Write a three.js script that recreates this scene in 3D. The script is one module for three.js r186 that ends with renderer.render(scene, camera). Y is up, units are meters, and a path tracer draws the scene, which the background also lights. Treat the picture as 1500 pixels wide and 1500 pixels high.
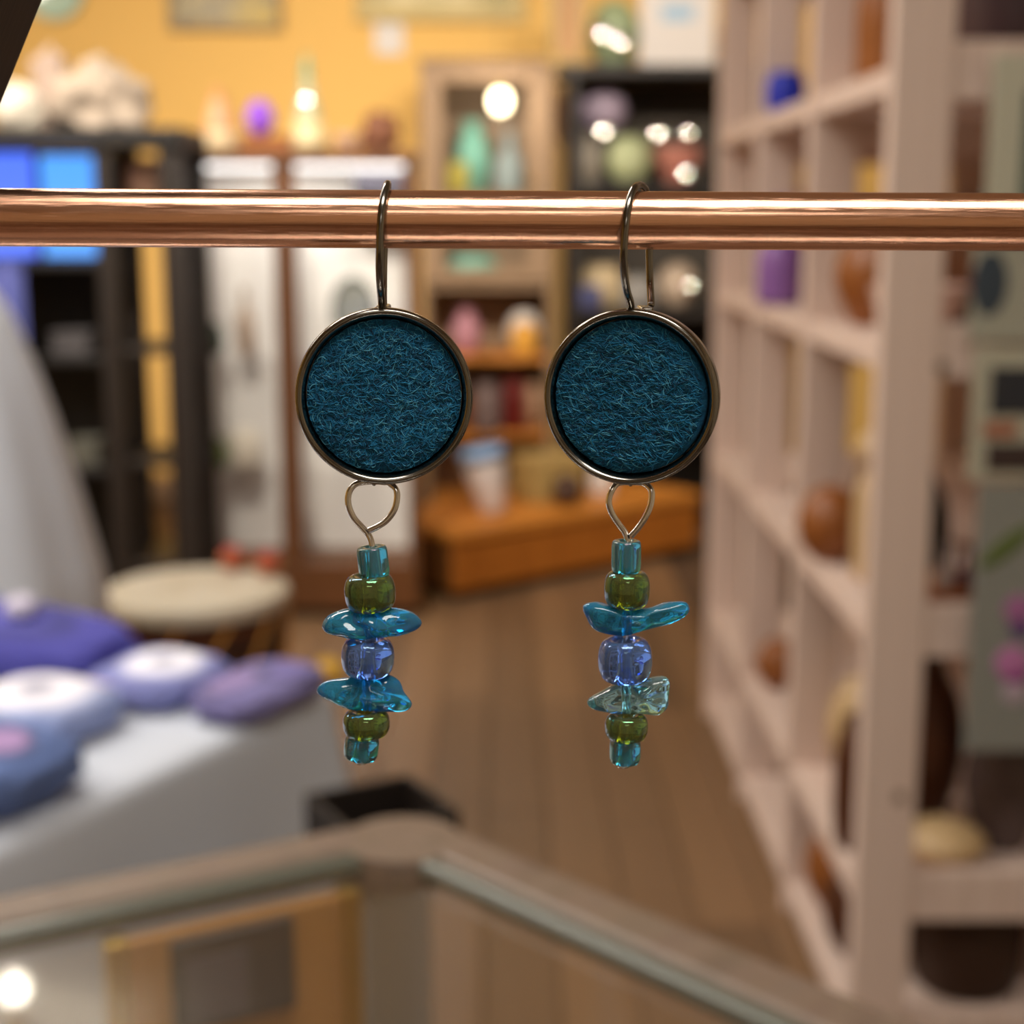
import * as THREE from 'three';
import { RoundedBoxGeometry } from 'three/addons/geometries/RoundedBoxGeometry.js';
import { mergeGeometries, mergeVertices } from 'three/addons/utils/BufferGeometryUtils.js';
import { RectAreaLightUniformsLib } from 'three/addons/lights/RectAreaLightUniformsLib.js';
import { ImprovedNoise } from 'three/addons/math/ImprovedNoise.js';
import { Brush, Evaluator, SUBTRACTION } from 'three-bvh-csg';

// ---------------------------------------------------------------- camera, lights, exposure
const scene = new THREE.Scene();
scene.background = new THREE.Color(0x000000);
const EYE = 1.22;                                   // the lens is level with the rod
const camera = new THREE.PerspectiveCamera(36.87, 1, 0.02, 30);
camera.position.set(0, EYE, 0);
camera.rotation.order = 'YXZ';
camera.rotation.set(-Math.atan(435 / 2250), -Math.atan(15 / 2250), 0);
camera.focus = 0.1695;
camera.userData.fStop = 19.5;
const renderer = new THREE.WebGLRenderer({ antialias: true });
renderer.toneMapping = THREE.LinearToneMapping;
renderer.toneMappingExposure = 1.3;
renderer.shadowMap.enabled = true;
RectAreaLightUniformsLib.init();
const CEIL = 2.9;
const PANEL_POWER = 9.5, SPOT_POWER = 11;
// [x, z] of the ceiling panels, 1.2 x 0.6 m each
const PANELS = [[0.2, 0.4], [0.15, 2.7], [-1.9, -0.7], [-1.1, -2.05], [-2.7, -3.0]];
// [x, z, aim x, aim y, aim z, power]
const SPOTS = [[-1.75, -3.3, -1.3, 1.9, -6.6, 0.9], [-0.75, -2.75, -0.6, 0.75, -4.7, 0.9], [0.15, -2.95, 0.25, 1.2, -6.1, 1.0], [0.95, -2.9, 0.6, 1.5, -6.0, 0.8], [-1.9, -2.8, -1.2, 1.3, -5.2, 0.9]];
const WARM = new THREE.Color().setRGB(1, 0.95, 0.87), WARMER = new THREE.Color().setRGB(1, 0.9, 0.76);

// ---------------------------------------------------------------- helpers
let seedState = 7;
const rnd = () => { seedState = (seedState + 0x6d2b79f5) | 0; let t = Math.imul(seedState ^ (seedState >>> 15), 1 | seedState); t = (t + Math.imul(t ^ (t >>> 7), 61 | t)) ^ t; return ((t ^ (t >>> 14)) >>> 0) / 4294967296; };
const rr = (a, b) => a + (b - a) * rnd();
const noise = new ImprovedNoise();
const V = (x, y, z) => new THREE.Vector3(x, y, z);
const used = {};
function numbered(n) { used[n] = (used[n] ?? -1) + 1; return used[n] ? n + '_' + String(used[n]).padStart(3, '0') : n; }
function obj(name, geos, mat, parent) {
  const list = [].concat(geos);
  const g = list.length === 1 ? list[0] : mergeGeometries(list.map((q) => { const w = q.index ? q.toNonIndexed() : q; for (const k of Object.keys(w.attributes)) if (!['position', 'normal', 'uv'].includes(k)) w.deleteAttribute(k); return w; }));
  const m = new THREE.Mesh(g, mat);
  m.name = parent ? name : numbered(name); m.castShadow = m.receiveShadow = true;
  (parent ?? scene).add(m);
  return m;
}
function tag(o, label, category, group, kind) { o.userData.label = label; o.userData.category = category; if (group) o.userData.group = group; if (kind) o.userData.kind = kind; return o; }
function thing(name, label, category, [x, y, z] = [0, 0, 0], turn = 0, group) {
  const o = new THREE.Group(); o.name = numbered(name); scene.add(o); o.position.set(x, y, z); o.rotation.y = turn;
  return tag(o, label, category, group);
}
function struct(name, geos, mat, parent) { const m = obj(name, geos, mat, parent); if (!parent) m.userData.kind = 'structure'; return m; }
// a box by its limits
function bx(x0, x1, y0, y1, z0, z1, r = 0.004) {
  const w = x1 - x0, h = y1 - y0, d = z1 - z0, rad = Math.min(r, w * 0.45, h * 0.45, d * 0.45);
  const g = new RoundedBoxGeometry(w, h, d, 2, rad); g.translate((x0 + x1) / 2, (y0 + y1) / 2, (z0 + z1) / 2);
  return g;
}
const lathe = (pts, seg = 40) => new THREE.LatheGeometry(pts.map(([r, y]) => new THREE.Vector2(Math.max(r, 1e-5), y)), seg);
// lathe from a few control points, splined
function turned(pts, seg = 40, n = 28) {
  const c = new THREE.CatmullRomCurve3(pts.map(([r, y]) => V(r, y, 0)), false, 'centripetal');
  return lathe(c.getPoints(n).map((p) => [p.x, Math.max(0, p.y)]), seg);
}
function tube(pts, r, n = 60, sides = 12, closed = false) { return new THREE.TubeGeometry(new THREE.CatmullRomCurve3(pts.map((p) => V(...p)), closed, 'centripetal'), n, r, sides, closed); }
const MM = 0.001;
const mm = (g) => g.scale(MM, MM, MM);
function canvasTex(w, h, draw, srgb = true, rx = 1, ry = 1) {
  const c = document.createElement('canvas'); c.width = w; c.height = h;
  draw(c.getContext('2d'), w, h);
  const t = new THREE.CanvasTexture(c); if (srgb) t.colorSpace = THREE.SRGBColorSpace;
  t.wrapS = t.wrapT = THREE.RepeatWrapping; t.repeat.set(rx, ry); return t;
}
const hex = (r, g, b) => `rgb(${r | 0},${g | 0},${b | 0})`;
function grainTex(base, dark, w = 256, h = 256, streaks = 260) {
  return canvasTex(w, h, (c) => {
    c.fillStyle = hex(...base); c.fillRect(0, 0, w, h);
    for (let i = 0; i < streaks; i++) {
      const k = rnd(), x = rnd() * w; c.globalAlpha = 0.05 + 0.2 * rnd();
      c.fillStyle = hex(...base.map((v, j) => v + (dark[j] - v) * k)); c.fillRect(x, rnd() * h - h / 2, 1 + rnd() * 3, h * (0.3 + rnd()));
    }
    c.globalAlpha = 1;
  });
}
const M = {};
const std = (color, roughness = 0.7, more = {}) => new THREE.MeshStandardMaterial({ color, roughness, ...more });
const phys = (color, roughness, more) => new THREE.MeshPhysicalMaterial({ color, roughness, ...more });
M.wall = std('#e3b768', 0.85); M.cream = std('#d2c4aa', 0.9); M.ceiling = std('#cfc8ba', 0.95);
M.rack = std('#e6d3c9', 0.7, { map: grainTex([255, 250, 246], [205, 190, 180]) });
M.rackBack = std('#a8938a', 0.85);
M.darkwood = std('#ffffff', 0.5, { map: grainTex([34, 25, 20], [13, 9, 8]) });
M.black = std('#14100f', 0.55);
M.brown = std('#ffffff', 0.5, { map: grainTex([104, 62, 26], [58, 32, 12]) });
M.hutch = std('#ffffff', 0.55, { map: grainTex([146, 118, 90], [104, 80, 56]) });
M.orange = std('#ffffff', 0.45, { map: grainTex([206, 132, 52], [150, 84, 24]) });
M.oak = std('#ffffff', 0.5, { map: grainTex([196, 146, 92], [150, 104, 58]) });
M.white = std('#e9e3da', 0.6); M.linen = std('#eceae6', 0.9);
M.greycloth = std('#c9cdd4', 0.95); M.tablecloth = std('#c3c4c8', 0.95);
M.glass = phys('#ffffff', 0.02, { transmission: 1, thickness: 0, ior: 1.5 });
M.greenEdge = phys('#5a5c52', 0.25, {});
M.brass = std('#d9b566', 0.3, { metalness: 1 }); M.chrome = std('#f2f2f0', 0.06, { metalness: 1 });
M.medal = std('#aaa69e', 0.1, { metalness: 1 }); M.metal = std('#3a3a3c', 0.4, { metalness: 0.8 });
const solid = (color, rough = 0.45) => std(color, rough);
const glow = (r, g, b) => new THREE.MeshStandardMaterial({ color: 0x111111, roughness: 0.6, emissive: new THREE.Color().setRGB(r, g, b), emissiveIntensity: 1 });

// ---------------------------------------------------------------- room shell
const RX0 = -3.6, RX1 = 2.1, RZ0 = -6.6, RZ1 = 3.8, T = 0.12;
const floor = struct('floor', bx(RX0 - T, RX1 + T, -0.14, -0.012, RZ0 - T, RZ1 + T), std('#5a4330', 0.7));
{
  const mats = [[126, 97, 70], [115, 88, 63], [136, 104, 74]].map((c) => std('#ffffff', 0.42, { map: grainTex(c, c.map((v) => v * 0.72)) }));
  const g = new RoundedBoxGeometry(0.122, 0.012, 1.196, 1, 0.0015);
  for (let i = 0; i < 15; i++) for (let k = 0; k < 4; k++) {
    const m = new THREE.Mesh(g, mats[(i * 7 + k * 3 + (i * k) % 2) % 3]); m.name = 'floor_plank'; m.receiveShadow = m.castShadow = true;
    m.position.set(-1.22 + i * 0.125, -0.006, -1.8 - k * 1.2 - ((i * 0.47) % 1) * 0.9); floor.add(m);
  }
}
struct('ceiling', bx(RX0 - T, RX1 + T, CEIL, CEIL + T, RZ0 - T, RZ1 + T), M.ceiling);
struct('wall_back', bx(RX0 - T, RX1 + T, 0, CEIL, RZ0 - T, RZ0), M.wall);
struct('wall_left', bx(RX0 - T, RX0, 0, CEIL, RZ0, RZ1), M.wall);
struct('wall_right', bx(RX1, RX1 + T, 0, CEIL, RZ0, RZ1), M.cream);
struct('wall_front', bx(RX0 - T, RX1 + T, 0, CEIL, RZ1, RZ1 + T), M.cream);
struct('baseboard_back', bx(RX0, RX1, 0, 0.1, RZ0, RZ0 + 0.015), M.hutch);

// ceiling panels: glowing face and a light of its size in front of it
PANELS.forEach(([x, z], i) => {
  const t = thing('ceiling_light', 'recessed white ceiling light panel ' + ['above the jewellery counter', 'behind the counter near the front wall', 'over the open floor beside the left wall', 'above the aisle between table and rack', 'in the far left corner of the room'][i], 'ceiling light', [x, CEIL, z]);
  obj('frame', [bx(-0.64, 0.64, -0.03, -0.001, -0.34, -0.3), bx(-0.64, 0.64, -0.03, -0.001, 0.3, 0.34), bx(-0.64, -0.6, -0.03, -0.001, -0.3, 0.3), bx(0.6, 0.64, -0.03, -0.001, -0.3, 0.3)], M.white, t);
  obj('diffuser', bx(-0.6, 0.6, -0.016, -0.006, -0.3, 0.3, 0.002), glow(1.0, 0.92, 0.8), t);
  const l = new THREE.RectAreaLight(WARM, PANEL_POWER * [1.05, 0.24, 1, 1.35, 1][i], 1.2, 0.6); l.position.set(0, -0.03, 0); l.rotation.x = -Math.PI / 2; t.add(l);
});
// track spotlights
SPOTS.forEach(([x, z, ax, ay, az, k], i) => {
  const t = thing('ceiling_spotlight', 'small black ceiling spotlight ' + ['aimed at the yellow back wall', 'aimed at the white-lined cabinet', 'aimed at the narrow hutch', 'aimed at the tall dark shelves', 'aimed at the black shelving unit'][i], 'spotlight', [x, CEIL, z]);
  const d = V(ax - x, ay - CEIL + 0.14, az - z).normalize();
  obj('stem', [bx(-0.03, 0.03, -0.02, -0.001, -0.03, 0.03), new THREE.CylinderGeometry(0.008, 0.008, 0.12, 12).translate(0, -0.07, 0)], M.metal, t);
  const can = lathe([[0.0, -0.04], [0.03, -0.04], [0.035, 0.0], [0.042, 0.07], [0.038, 0.07], [0.03, 0.0], [0, 0.0]], 24);
  can.applyQuaternion(new THREE.Quaternion().setFromUnitVectors(V(0, 1, 0), d)).translate(0, -0.14, 0);
  obj('lamp_head', can, M.metal, t);
  const lens = new THREE.CylinderGeometry(0.034, 0.034, 0.006, 24); lens.applyQuaternion(new THREE.Quaternion().setFromUnitVectors(V(0, 1, 0), d)).translate(d.x * 0.045, -0.14 + d.y * 0.045, d.z * 0.045);
  obj('lamp_glass', lens, glow(3, 2.6, 2), t);
  const s = new THREE.SpotLight(WARMER, SPOT_POWER * k, 0, 0.62, 0.7); s.position.set(d.x * 0.075, -0.14 + d.y * 0.075, d.z * 0.075); s.shadow.radius = 1.6; s.castShadow = true;
  t.add(s); s.target.position.set(ax - x, ay - CEIL, az - z); t.add(s.target);
});

{
  const t = thing('ceiling_bulb', 'bare round bulb in a brass holder under the ceiling near the black shelving', 'lamp', [-1.33, 2.745, -3.87]);
  obj('bulb', new THREE.SphereGeometry(0.042, 32, 24), glow(5.5, 5, 3.8), t);
  obj('holder', lathe([[0, 0.1545], [0.03, 0.1545], [0.032, 0.12], [0.022, 0.04], [0, 0.04]], 24), M.brass, t);
  const l = new THREE.PointLight(WARMER, 0.8); l.shadow.radius = 1.6; t.add(l);
}

// ---------------------------------------------------------------- pale wooden rack along the aisle
const RACK_X = 0.5, RACK_W = 0.62, RZ = [-2.03, -2.55, -3.08, -3.62];
const SHELF_Y = [1.765, 1.41, 1.05, 0.666, 0.276, 0.06];
{
  const t = thing('display_rack', 'tall pale pinkish-white wooden rack with open shelves along the aisle', 'shelving', [0, 0, 0]);
  for (const z of RZ) for (const x of [RACK_X, RACK_X + RACK_W - 0.078]) obj('post', bx(x, x + 0.08, 0, 2.15, z - 0.032, z, 0.004), M.rack, t);
  for (const y of SHELF_Y) {
    for (let b = 0; b < RZ.length - 1; b++) obj('shelf', bx(RACK_X + 0.006, RACK_X + RACK_W - 0.02, y - 0.034, y, RZ[b + 1] + 0.001, RZ[b] - 0.034, 0.003), M.rack, t);
    for (const z of RZ) obj('rail', bx(RACK_X + 0.081, RACK_X + RACK_W - 0.08, y - 0.075 + (z === RZ[0] ? 0.03 : 0), y + (z === RZ[0] ? 0.03 : -0.036), z - 0.028, z - 0.006, 0.003), M.rack, t);
  }
  obj('back_panel', bx(RACK_X + RACK_W + 0.004, RACK_X + RACK_W + 0.02, 0.02, 2.15, RZ[3] - 0.03, RZ[0], 0.003), M.rackBack, t);
  // knots of the front post
  for (const [x, y] of [[0.583, 1.022], [0.556, 0.42]]) obj('knot', new THREE.SphereGeometry(0.008, 16, 10).scale(1, 1.2, 0.1).translate(x, y, RZ[0] + 0.0002), solid('#7b6350', 0.7), t);
}
// turned things on the rack
const P = {
  bottle: (r, h) => turned([[0, 0], [r * 0.9, 0.002], [r, h * 0.18], [r * 0.95, h * 0.5], [r * 0.4, h * 0.72], [r * 0.32, h * 0.9], [r * 0.42, h], [r * 0.28, h * 0.99], [0, h * 0.9]]),
  bowl: (r, h) => turned([[0, 0], [r * 0.45, 0.001], [r * 0.5, h * 0.08], [r * 0.85, h * 0.5], [r, h], [r * 0.95, h * 0.99], [r * 0.8, h * 0.55], [r * 0.4, h * 0.2], [0, h * 0.16]]),
  vase: (r, h) => turned([[0, 0], [r * 0.55, 0.001], [r * 0.7, h * 0.1], [r, h * 0.42], [r * 0.8, h * 0.72], [r * 0.45, h * 0.88], [r * 0.55, h], [r * 0.42, h * 0.99], [r * 0.3, h * 0.85], [0, h * 0.7]]),
  jar: (r, h) => turned([[0, 0], [r * 0.85, 0.001], [r, h * 0.15], [r, h * 0.8], [r * 0.8, h * 0.92], [r * 0.82, h], [r * 0.6, h * 0.995], [0, h * 0.96]]),
  globe: (r, h) => turned([[0, 0], [r * 0.35, 0.001], [r * 0.7, h * 0.12], [r, h * 0.5], [r * 0.72, h * 0.86], [r * 0.3, h], [r * 0.2, h * 0.99], [0, h * 0.9]]),
};
// a shallow polished dome: radius r, curvature R, leaning back
function medallion(r, R, tilt) {
  const pts = [[0, -0.003], [r * 0.9, -0.003]], z0 = R - Math.sqrt(R * R - r * r);
  for (let i = 0; i <= 10; i++) { const q = r * (1 - i / 10); pts.push([q, z0 - (R - Math.sqrt(R * R - q * q))]); }
  return lathe(pts, 40).rotateX(Math.PI / 2 + tilt);
}
function pot(name, shape, r, h, mat, [x, y, z], label, category, group) { const o = obj(name, P[shape](r, h), mat); o.position.set(x, y + 0.001, z); tag(o, label, category, group); return o; }
const wood1 = std('#ffffff', 0.4, { map: grainTex([150, 88, 36], [86, 44, 14]) }), wood2 = std('#ffffff', 0.4, { map: grainTex([84, 44, 22], [40, 18, 8]) }), wood3 = std('#ffffff', 0.45, { map: grainTex([204, 174, 130], [166, 132, 88]) });
const S = SHELF_Y;
pot('wooden_vase', 'vase', 0.062, 0.27, wood2, [0.645, S[1], -2.36], 'dark brown turned vase on the upper rack shelf behind the front post', 'vase');
pot('wooden_bottle', 'bottle', 0.05, 0.3, wood1, [0.6, S[1], -2.47], 'slender orange-brown wooden bottle on the upper rack shelf', 'bottle');
pot('wooden_vase', 'jar', 0.075, 0.24, solid('#3a2226', 0.5), [0.69, S[1], -2.16], 'dark plum-brown wide jar on the upper rack shelf', 'jar');
pot('blue_cup', 'jar', 0.036, 0.075, solid('#1c2fb8', 0.4), [0.541, S[1], -3.02], 'small royal blue cup on the edge of the upper rack shelf', 'cup');
pot('amber_jar', 'jar', 0.05, 0.22, solid('#e39020', 0.4), [0.585, S[2], -3.24], 'bright orange-yellow tall jar on the second rack shelf', 'jar');
pot('purple_vase', 'bottle', 0.045, 0.2, solid('#8a5fa6', 0.4), [0.535, S[2], -2.98], 'lilac and purple bottle standing on the second rack shelf', 'bottle');
pot('wooden_vase', 'vase', 0.07, 0.17, wood1, [0.59, S[2], -2.42], 'golden-brown round wooden vase on the second rack shelf', 'vase');
pot('pale_bowl', 'bowl', 0.07, 0.07, solid('#c8a596', 0.5), [0.6, S[2], -2.22], 'pinkish ceramic bowl on the second rack shelf', 'bowl');
pot('wooden_vase', 'jar', 0.07, 0.2, wood2, [0.73, S[2], -2.3], 'reddish-brown canister on the second rack shelf behind the front post', 'jar');
pot('dark_bottle', 'bottle', 0.045, 0.26, solid('#16110f', 0.4), [0.62, S[3], -2.24], 'black slender bottle in the middle rack bay behind the front post', 'bottle');
pot('brown_jug', 'globe', 0.054, 0.12, wood1, [0.535, S[3], -2.45], 'squat brown wooden globe vase on the middle rack shelf', 'vase');
pot('brown_jug', 'vase', 0.06, 0.2, wood2, [0.645, S[3], -2.52], 'dark brown waisted vase on the middle rack shelf', 'vase');
pot('wooden_egg_cup', 'globe', 0.034, 0.06, wood3, [0.574, S[3] + 0.172, -2.316], 'pale wooden ball resting on top of the tall pale stand', 'ball');
pot('pale_stand', 'jar', 0.032, 0.17, wood3, [0.574, S[3], -2.316], 'tall narrow pale-wood cylinder on the middle rack shelf', 'stand');
pot('wooden_bowl', 'bowl', 0.065, 0.045, wood1, [0.64, S[3] , -2.12], 'shallow brown wooden bowl holding tiny glass bottles on the middle rack shelf', 'bowl');
pot('wooden_vase', 'vase', 0.065, 0.29, wood2, [0.66, S[4], -2.3], 'tall dark brown oval wooden vase on the lower rack shelf', 'vase');
pot('pale_bowl', 'globe', 0.064, 0.06, wood3, [0.655, S[4], -2.145], 'rounded pale-wood bowl on the lower rack shelf beside the dark vase', 'bowl');
pot('wooden_vase', 'vase', 0.06, 0.23, solid('#5a4a48', 0.5), [0.76, S[4], -2.2], 'greyish-brown vase on the lower rack shelf', 'vase');
pot('pale_gourd', 'globe', 0.07, 0.19, wood3, [0.615, S[4], -2.46], 'pale yellow gourd-shaped wooden pot on the lower rack shelf', 'pot');
pot('brown_jug', 'jar', 0.046, 0.2, wood2, [0.55, S[4], -2.2], 'dark wooden canister on the lower rack shelf near the front post', 'jar');
pot('brown_jug', 'globe', 0.045, 0.1, wood1, [0.56, S[4], -3.0], 'small orange-brown globe vase on the lower rack shelf far along the aisle', 'vase');
pot('brown_jug', 'globe', 0.075, 0.16, wood1, [0.585, S[5], -2.42], 'round golden-brown basket-like pot on the bottom rack shelf', 'pot');
pot('brown_jug', 'jar', 0.08, 0.17, solid('#3a2212', 0.6), [0.71, S[5], -2.18], 'nearly black wide pot on the bottom rack shelf behind the front post', 'pot');
pot('brown_jug', 'globe', 0.06, 0.16, wood2, [0.57, S[5], -2.27], 'small dark reddish-brown pot in front of the golden one on the bottom rack shelf', 'pot');
for (const [x, z, c, l] of [[0.622, -2.1, '#b9a9a0', 'tiny clear glass bottle standing in the brown bowl'], [0.657, -2.105, '#6b1f3a', 'tiny wine-red glass bottle standing in the brown bowl'], [0.643, -2.14, '#c9b9b2', 'tiny pale glass bottle at the back of the brown bowl']])
  pot('glass_vial', 'bottle', 0.013, 0.085, phys(c, 0.08, { transmission: 0.6, thickness: 0.01 }), [x, S[3] + 0.012, z], l, 'bottle', 'vials in the brown bowl');
pot('metal_bauble', 'globe', 0.016, 0.032, M.chrome, [0.667, S[3] + 0.0, -2.052], 'tiny polished silver bauble on the middle rack shelf', 'bauble');

// cards hung on the end of the rack
function hungCard(label, x0, x1, y0, y1, z, mat, extra) {
  const t = thing('hanging_card', label, 'card', [(x0 + x1) / 2, (y0 + y1) / 2, z]);
  obj('card', bx(-(x1 - x0) / 2, (x1 - x0) / 2, -(y1 - y0) / 2, (y1 - y0) / 2, -0.003, 0.003, 0.001), mat, t);
  extra?.(t, (x1 - x0) / 2, (y1 - y0) / 2); return t;
}
const paleCard = std('#a9a898', 0.85), greyCard = std('#8d8e87', 0.9), dk = std('#2a2b31', 0.7);
hungCard('pale grey-green hanging card with a dark green stem motif above the copper rod', 0.622, 0.83, 1.19, 1.42, RZ[0] + 0.02, std('#c4c2ae', 0.85), (t, w, h) => {
  obj('printed_stem', bx(-w + 0.042, -w + 0.06, -0.1, 0.07, 0.003, 0.006, 0.002), std('#4c5c50', 0.9), t);
});
hungCard('grey-green hanging card with a slate-blue blot just below the copper rod', 0.612, 0.83, 1.058, 1.183, RZ[0] + 0.016, paleCard, (t, w, h) => {
  obj('printed_blot', new THREE.SphereGeometry(0.03, 20, 12).scale(0.8, 1.4, 0.05).translate(-w + 0.022, 0.012, 0.003), std('#3c4650', 0.9), t);
});
hungCard('pale hanging card with two dark photographs and an orange bar between them', 0.618, 0.83, 0.875, 1.05, RZ[0] + 0.024, std('#b9b6a2', 0.85), (t, w, h) => {
  obj('printed_photo', bx(-w + 0.022, w - 0.02, 0.0, 0.062, 0.003, 0.006, 0.001), dk, t);
  obj('printed_photo', bx(-w + 0.022, w - 0.02, -0.075, -0.038, 0.003, 0.006, 0.001), std('#3d2c28', 0.7), t);
  obj('printed_bar', bx(-w + 0.016, -w + 0.06, -0.029, -0.011, 0.003, 0.006, 0.001), std('#a35a3c', 0.7), t);
});
hungCard('large grey hanging card with a green leaf and magenta orchid painting', 0.632, 0.85, 0.5, 0.87, RZ[0] + 0.03, greyCard, (t, w, h) => {
  const leaf = new THREE.SphereGeometry(0.03, 20, 12).scale(1.5, 0.42, 0.06).rotateZ(0.7); obj('painted_leaf', leaf.translate(-w + 0.04, 0.1, 0.003), std('#5a6a2c', 0.8), t);
  for (const [x, y, c, s] of [[-w + 0.062, 0.015, '#a86a9c', 1], [-w + 0.066, -0.012, '#5b3a78', 0.7], [-w + 0.058, -0.06, '#c07ab0', 1.2], [-w + 0.064, -0.075, '#8b2c80', 0.9], [-w + 0.064, -0.1, '#b8a6b4', 0.9]])
    obj('painted_petal', new THREE.SphereGeometry(0.02 * s, 18, 10).scale(1, 1, 0.08).translate(x, y, 0.004), std(c, 0.8), t);
});

// ---------------------------------------------------------------- back wall pictures
function picture(label, x0, x1, y0, y1, frame, mat, art) {
  const t = thing('wall_picture', label, 'picture', [(x0 + x1) / 2, (y0 + y1) / 2, RZ0 + 0.002]), w = (x1 - x0) / 2, h = (y1 - y0) / 2, f = frame;
  obj('frame', [bx(-w, w, h - f, h, 0, 0.03), bx(-w, w, -h, -h + f, 0, 0.03), bx(-w, -w + f, -h + f, h - f, 0, 0.03), bx(w - f, w, -h + f, h - f, 0, 0.03)], mat, t);
  obj('print', bx(-w + f, w - f, -h + f, h - f, 0.001, 0.012, 0.001), art, t); return t;
}
const blurArt = (cols) => std('#ffffff', 0.7, { map: canvasTex(128, 96, (c, w, h) => { c.fillStyle = cols[0]; c.fillRect(0, 0, w, h); for (let i = 0; i < 26; i++) { c.globalAlpha = 0.5; c.fillStyle = cols[1 + (i % (cols.length - 1))]; c.beginPath(); c.ellipse(rnd() * w, rnd() * h, 8 + rnd() * 18, 5 + rnd() * 12, rnd() * 3, 0, 7); c.fill(); } c.globalAlpha = 1; }) });
picture('small framed landscape print in grey and gold on the yellow wall', -1.37, -0.9, 1.965, 2.33, 0.03, std('#9a845c', 0.6), blurArt(['#b9ab86', '#8f8a84', '#d2b45c', '#77726e']));
picture('wide gold-framed pale picture on the yellow wall above the hutch', -0.6, 0.1, 2.0, 2.45, 0.05, std('#b8a05e', 0.45), blurArt(['#c9b98c', '#a99f70', '#d9cda0']));
picture('dark framed picture high on the back wall', -1.05, -0.68, 2.42, 2.78, 0.04, M.darkwood, blurArt(['#3a3a40', '#50505a', '#2a2a30']));
{
  const t = thing('wall_card', 'small white paper card pinned to the yellow wall', 'card', [-0.463, 1.94, RZ0 + 0.003]);
  obj('card', bx(-0.06, 0.06, -0.07, 0.07, 0, 0.004, 0.001), std('#dcd6d2', 0.8), t);
  obj('pin', new THREE.SphereGeometry(0.006, 12, 8).translate(0, 0.055, 0.006), M.metal, t);
}
{
  const o = obj('wall_plate', lathe([[0, 0], [0.06, 0.002], [0.12, 0.02], [0.125, 0.024], [0.12, 0.027], [0.06, 0.01], [0, 0.008]]).rotateX(Math.PI / 2), phys('#b8d2c0', 0.15, { clearcoat: 1 }));
  o.position.set(-1.83, 2.13, RZ0 + 0.002); tag(o, 'pale green glazed plate hung high on the yellow wall', 'plate');
}

// ---------------------------------------------------------------- black shelving unit at the left
{
  const Zf = -4.2, t = thing('black_shelving', 'black open shelving unit with thick top board beside the white-lined cabinet', 'shelving', [0, 0, Zf]), D = -0.34;
  obj('top_board', bx(-1.9, -0.845, 1.4, 1.448, D, 0.02), M.black, t);
  for (const [a, b] of [[-1.9, -1.85], [-1.089, -1.041], [-0.917, -0.85]]) { obj('post', bx(a, b, 0, 1.399, -0.05, 0), M.darkwood, t); obj('post', bx(a, b, 0, 1.399, D, D + 0.04), M.darkwood, t); }
  obj('back_panel', bx(-1.849, -1.09, 0.05, 1.398, D, D + 0.012), M.black, t);
  for (const y of [1.1, 0.84, 0.53, 0.14]) obj('shelf', bx(-1.849, -1.09, y - 0.02, y, D + 0.013, -0.01), M.black, t);
  for (const y of [1.265, 0.864, 0.553, 0.26]) obj('shelf', bx(-1.04, -0.918, y - 0.02, y, D + 0.013, -0.01), M.darkwood, t);
}
function screen(label, x0, x1, y0, y1, em, lc) {
  const cx = (x0 + x1) / 2, w = (x1 - x0) / 2, h = y1 - y0, t = thing('display_screen', label, 'screen', [cx, y0, -4.33]);
  obj('housing', bx(-w, w, 0, h, -0.03, 0.02, 0.018), M.black, t);
  obj('screen', bx(-w + 0.006, w - 0.006, 0.006, h - 0.006, 0.016, 0.024, 0.004), glow(...em), t);
  const l = new THREE.RectAreaLight(new THREE.Color().setRGB(...lc), 0.5, 2 * w - 0.02, h - 0.02); l.position.set(0, h / 2, 0.03); l.rotation.y = Math.PI; t.add(l);
}
screen('deep blue glowing screen on the black shelving, the one cut by the picture edge', -1.52, -1.275, 1.101, 1.392, [0.09, 0.19, 0.98], [0.12, 0.25, 1]);
screen('sky-blue glowing screen on the black shelving next to a post', -1.268, -1.112, 1.101, 1.385, [0.09, 0.36, 1.0], [0.12, 0.4, 1]);
{
    const g = new THREE.PlaneGeometry(0.3, 0.24, 24, 6), p = g.attributes.position;
  for (let i = 0; i < p.count; i++) p.setZ(i, 0.012 * Math.sin(p.getX(i) * 70) * (1 - p.getY(i) * 2));
  g.computeVertexNormals();
  const t = thing('hanging_cloth', 'dull violet-blue cloth draped over the black shelving edge below the screens', 'cloth', [-1.43, 0.976, -4.155]);
  obj('drop', g, std('#5a62a8', 0.95, { side: THREE.DoubleSide }), t);
  obj('hem', bx(-0.15, 0.15, 0.12, 0.126, -0.03, 0.01), std('#5a62a8', 0.95), t);
}
for (const [x, y, w, h, c, l] of [[-1.19, 0.84, 0.1, 0.05, '#4a4648', 'dim grey box on the middle shelf of the black unit'], [-1.17, 0.53, 0.08, 0.06, '#55534a', 'dim olive-grey box on the lower shelf of the black unit']])
  { const t = thing('storage_box', l, 'box', [x, y + 0.001, -4.3]); obj('box', bx(-w / 2, w / 2, 0, h, -0.05, 0.05), std(c, 0.8), t); obj('lid', bx(-w / 2 - 0.003, w / 2 + 0.003, h + 0.0005, h + 0.012, -0.053, 0.053), std(c, 0.7), t); }
pot('peach_pot', 'jar', 0.05, 0.105, solid('#c79a80', 0.6), [-0.985, 1.265, -4.36], 'peach ceramic pot in the narrow bay of the black shelving', 'pot');
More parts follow.
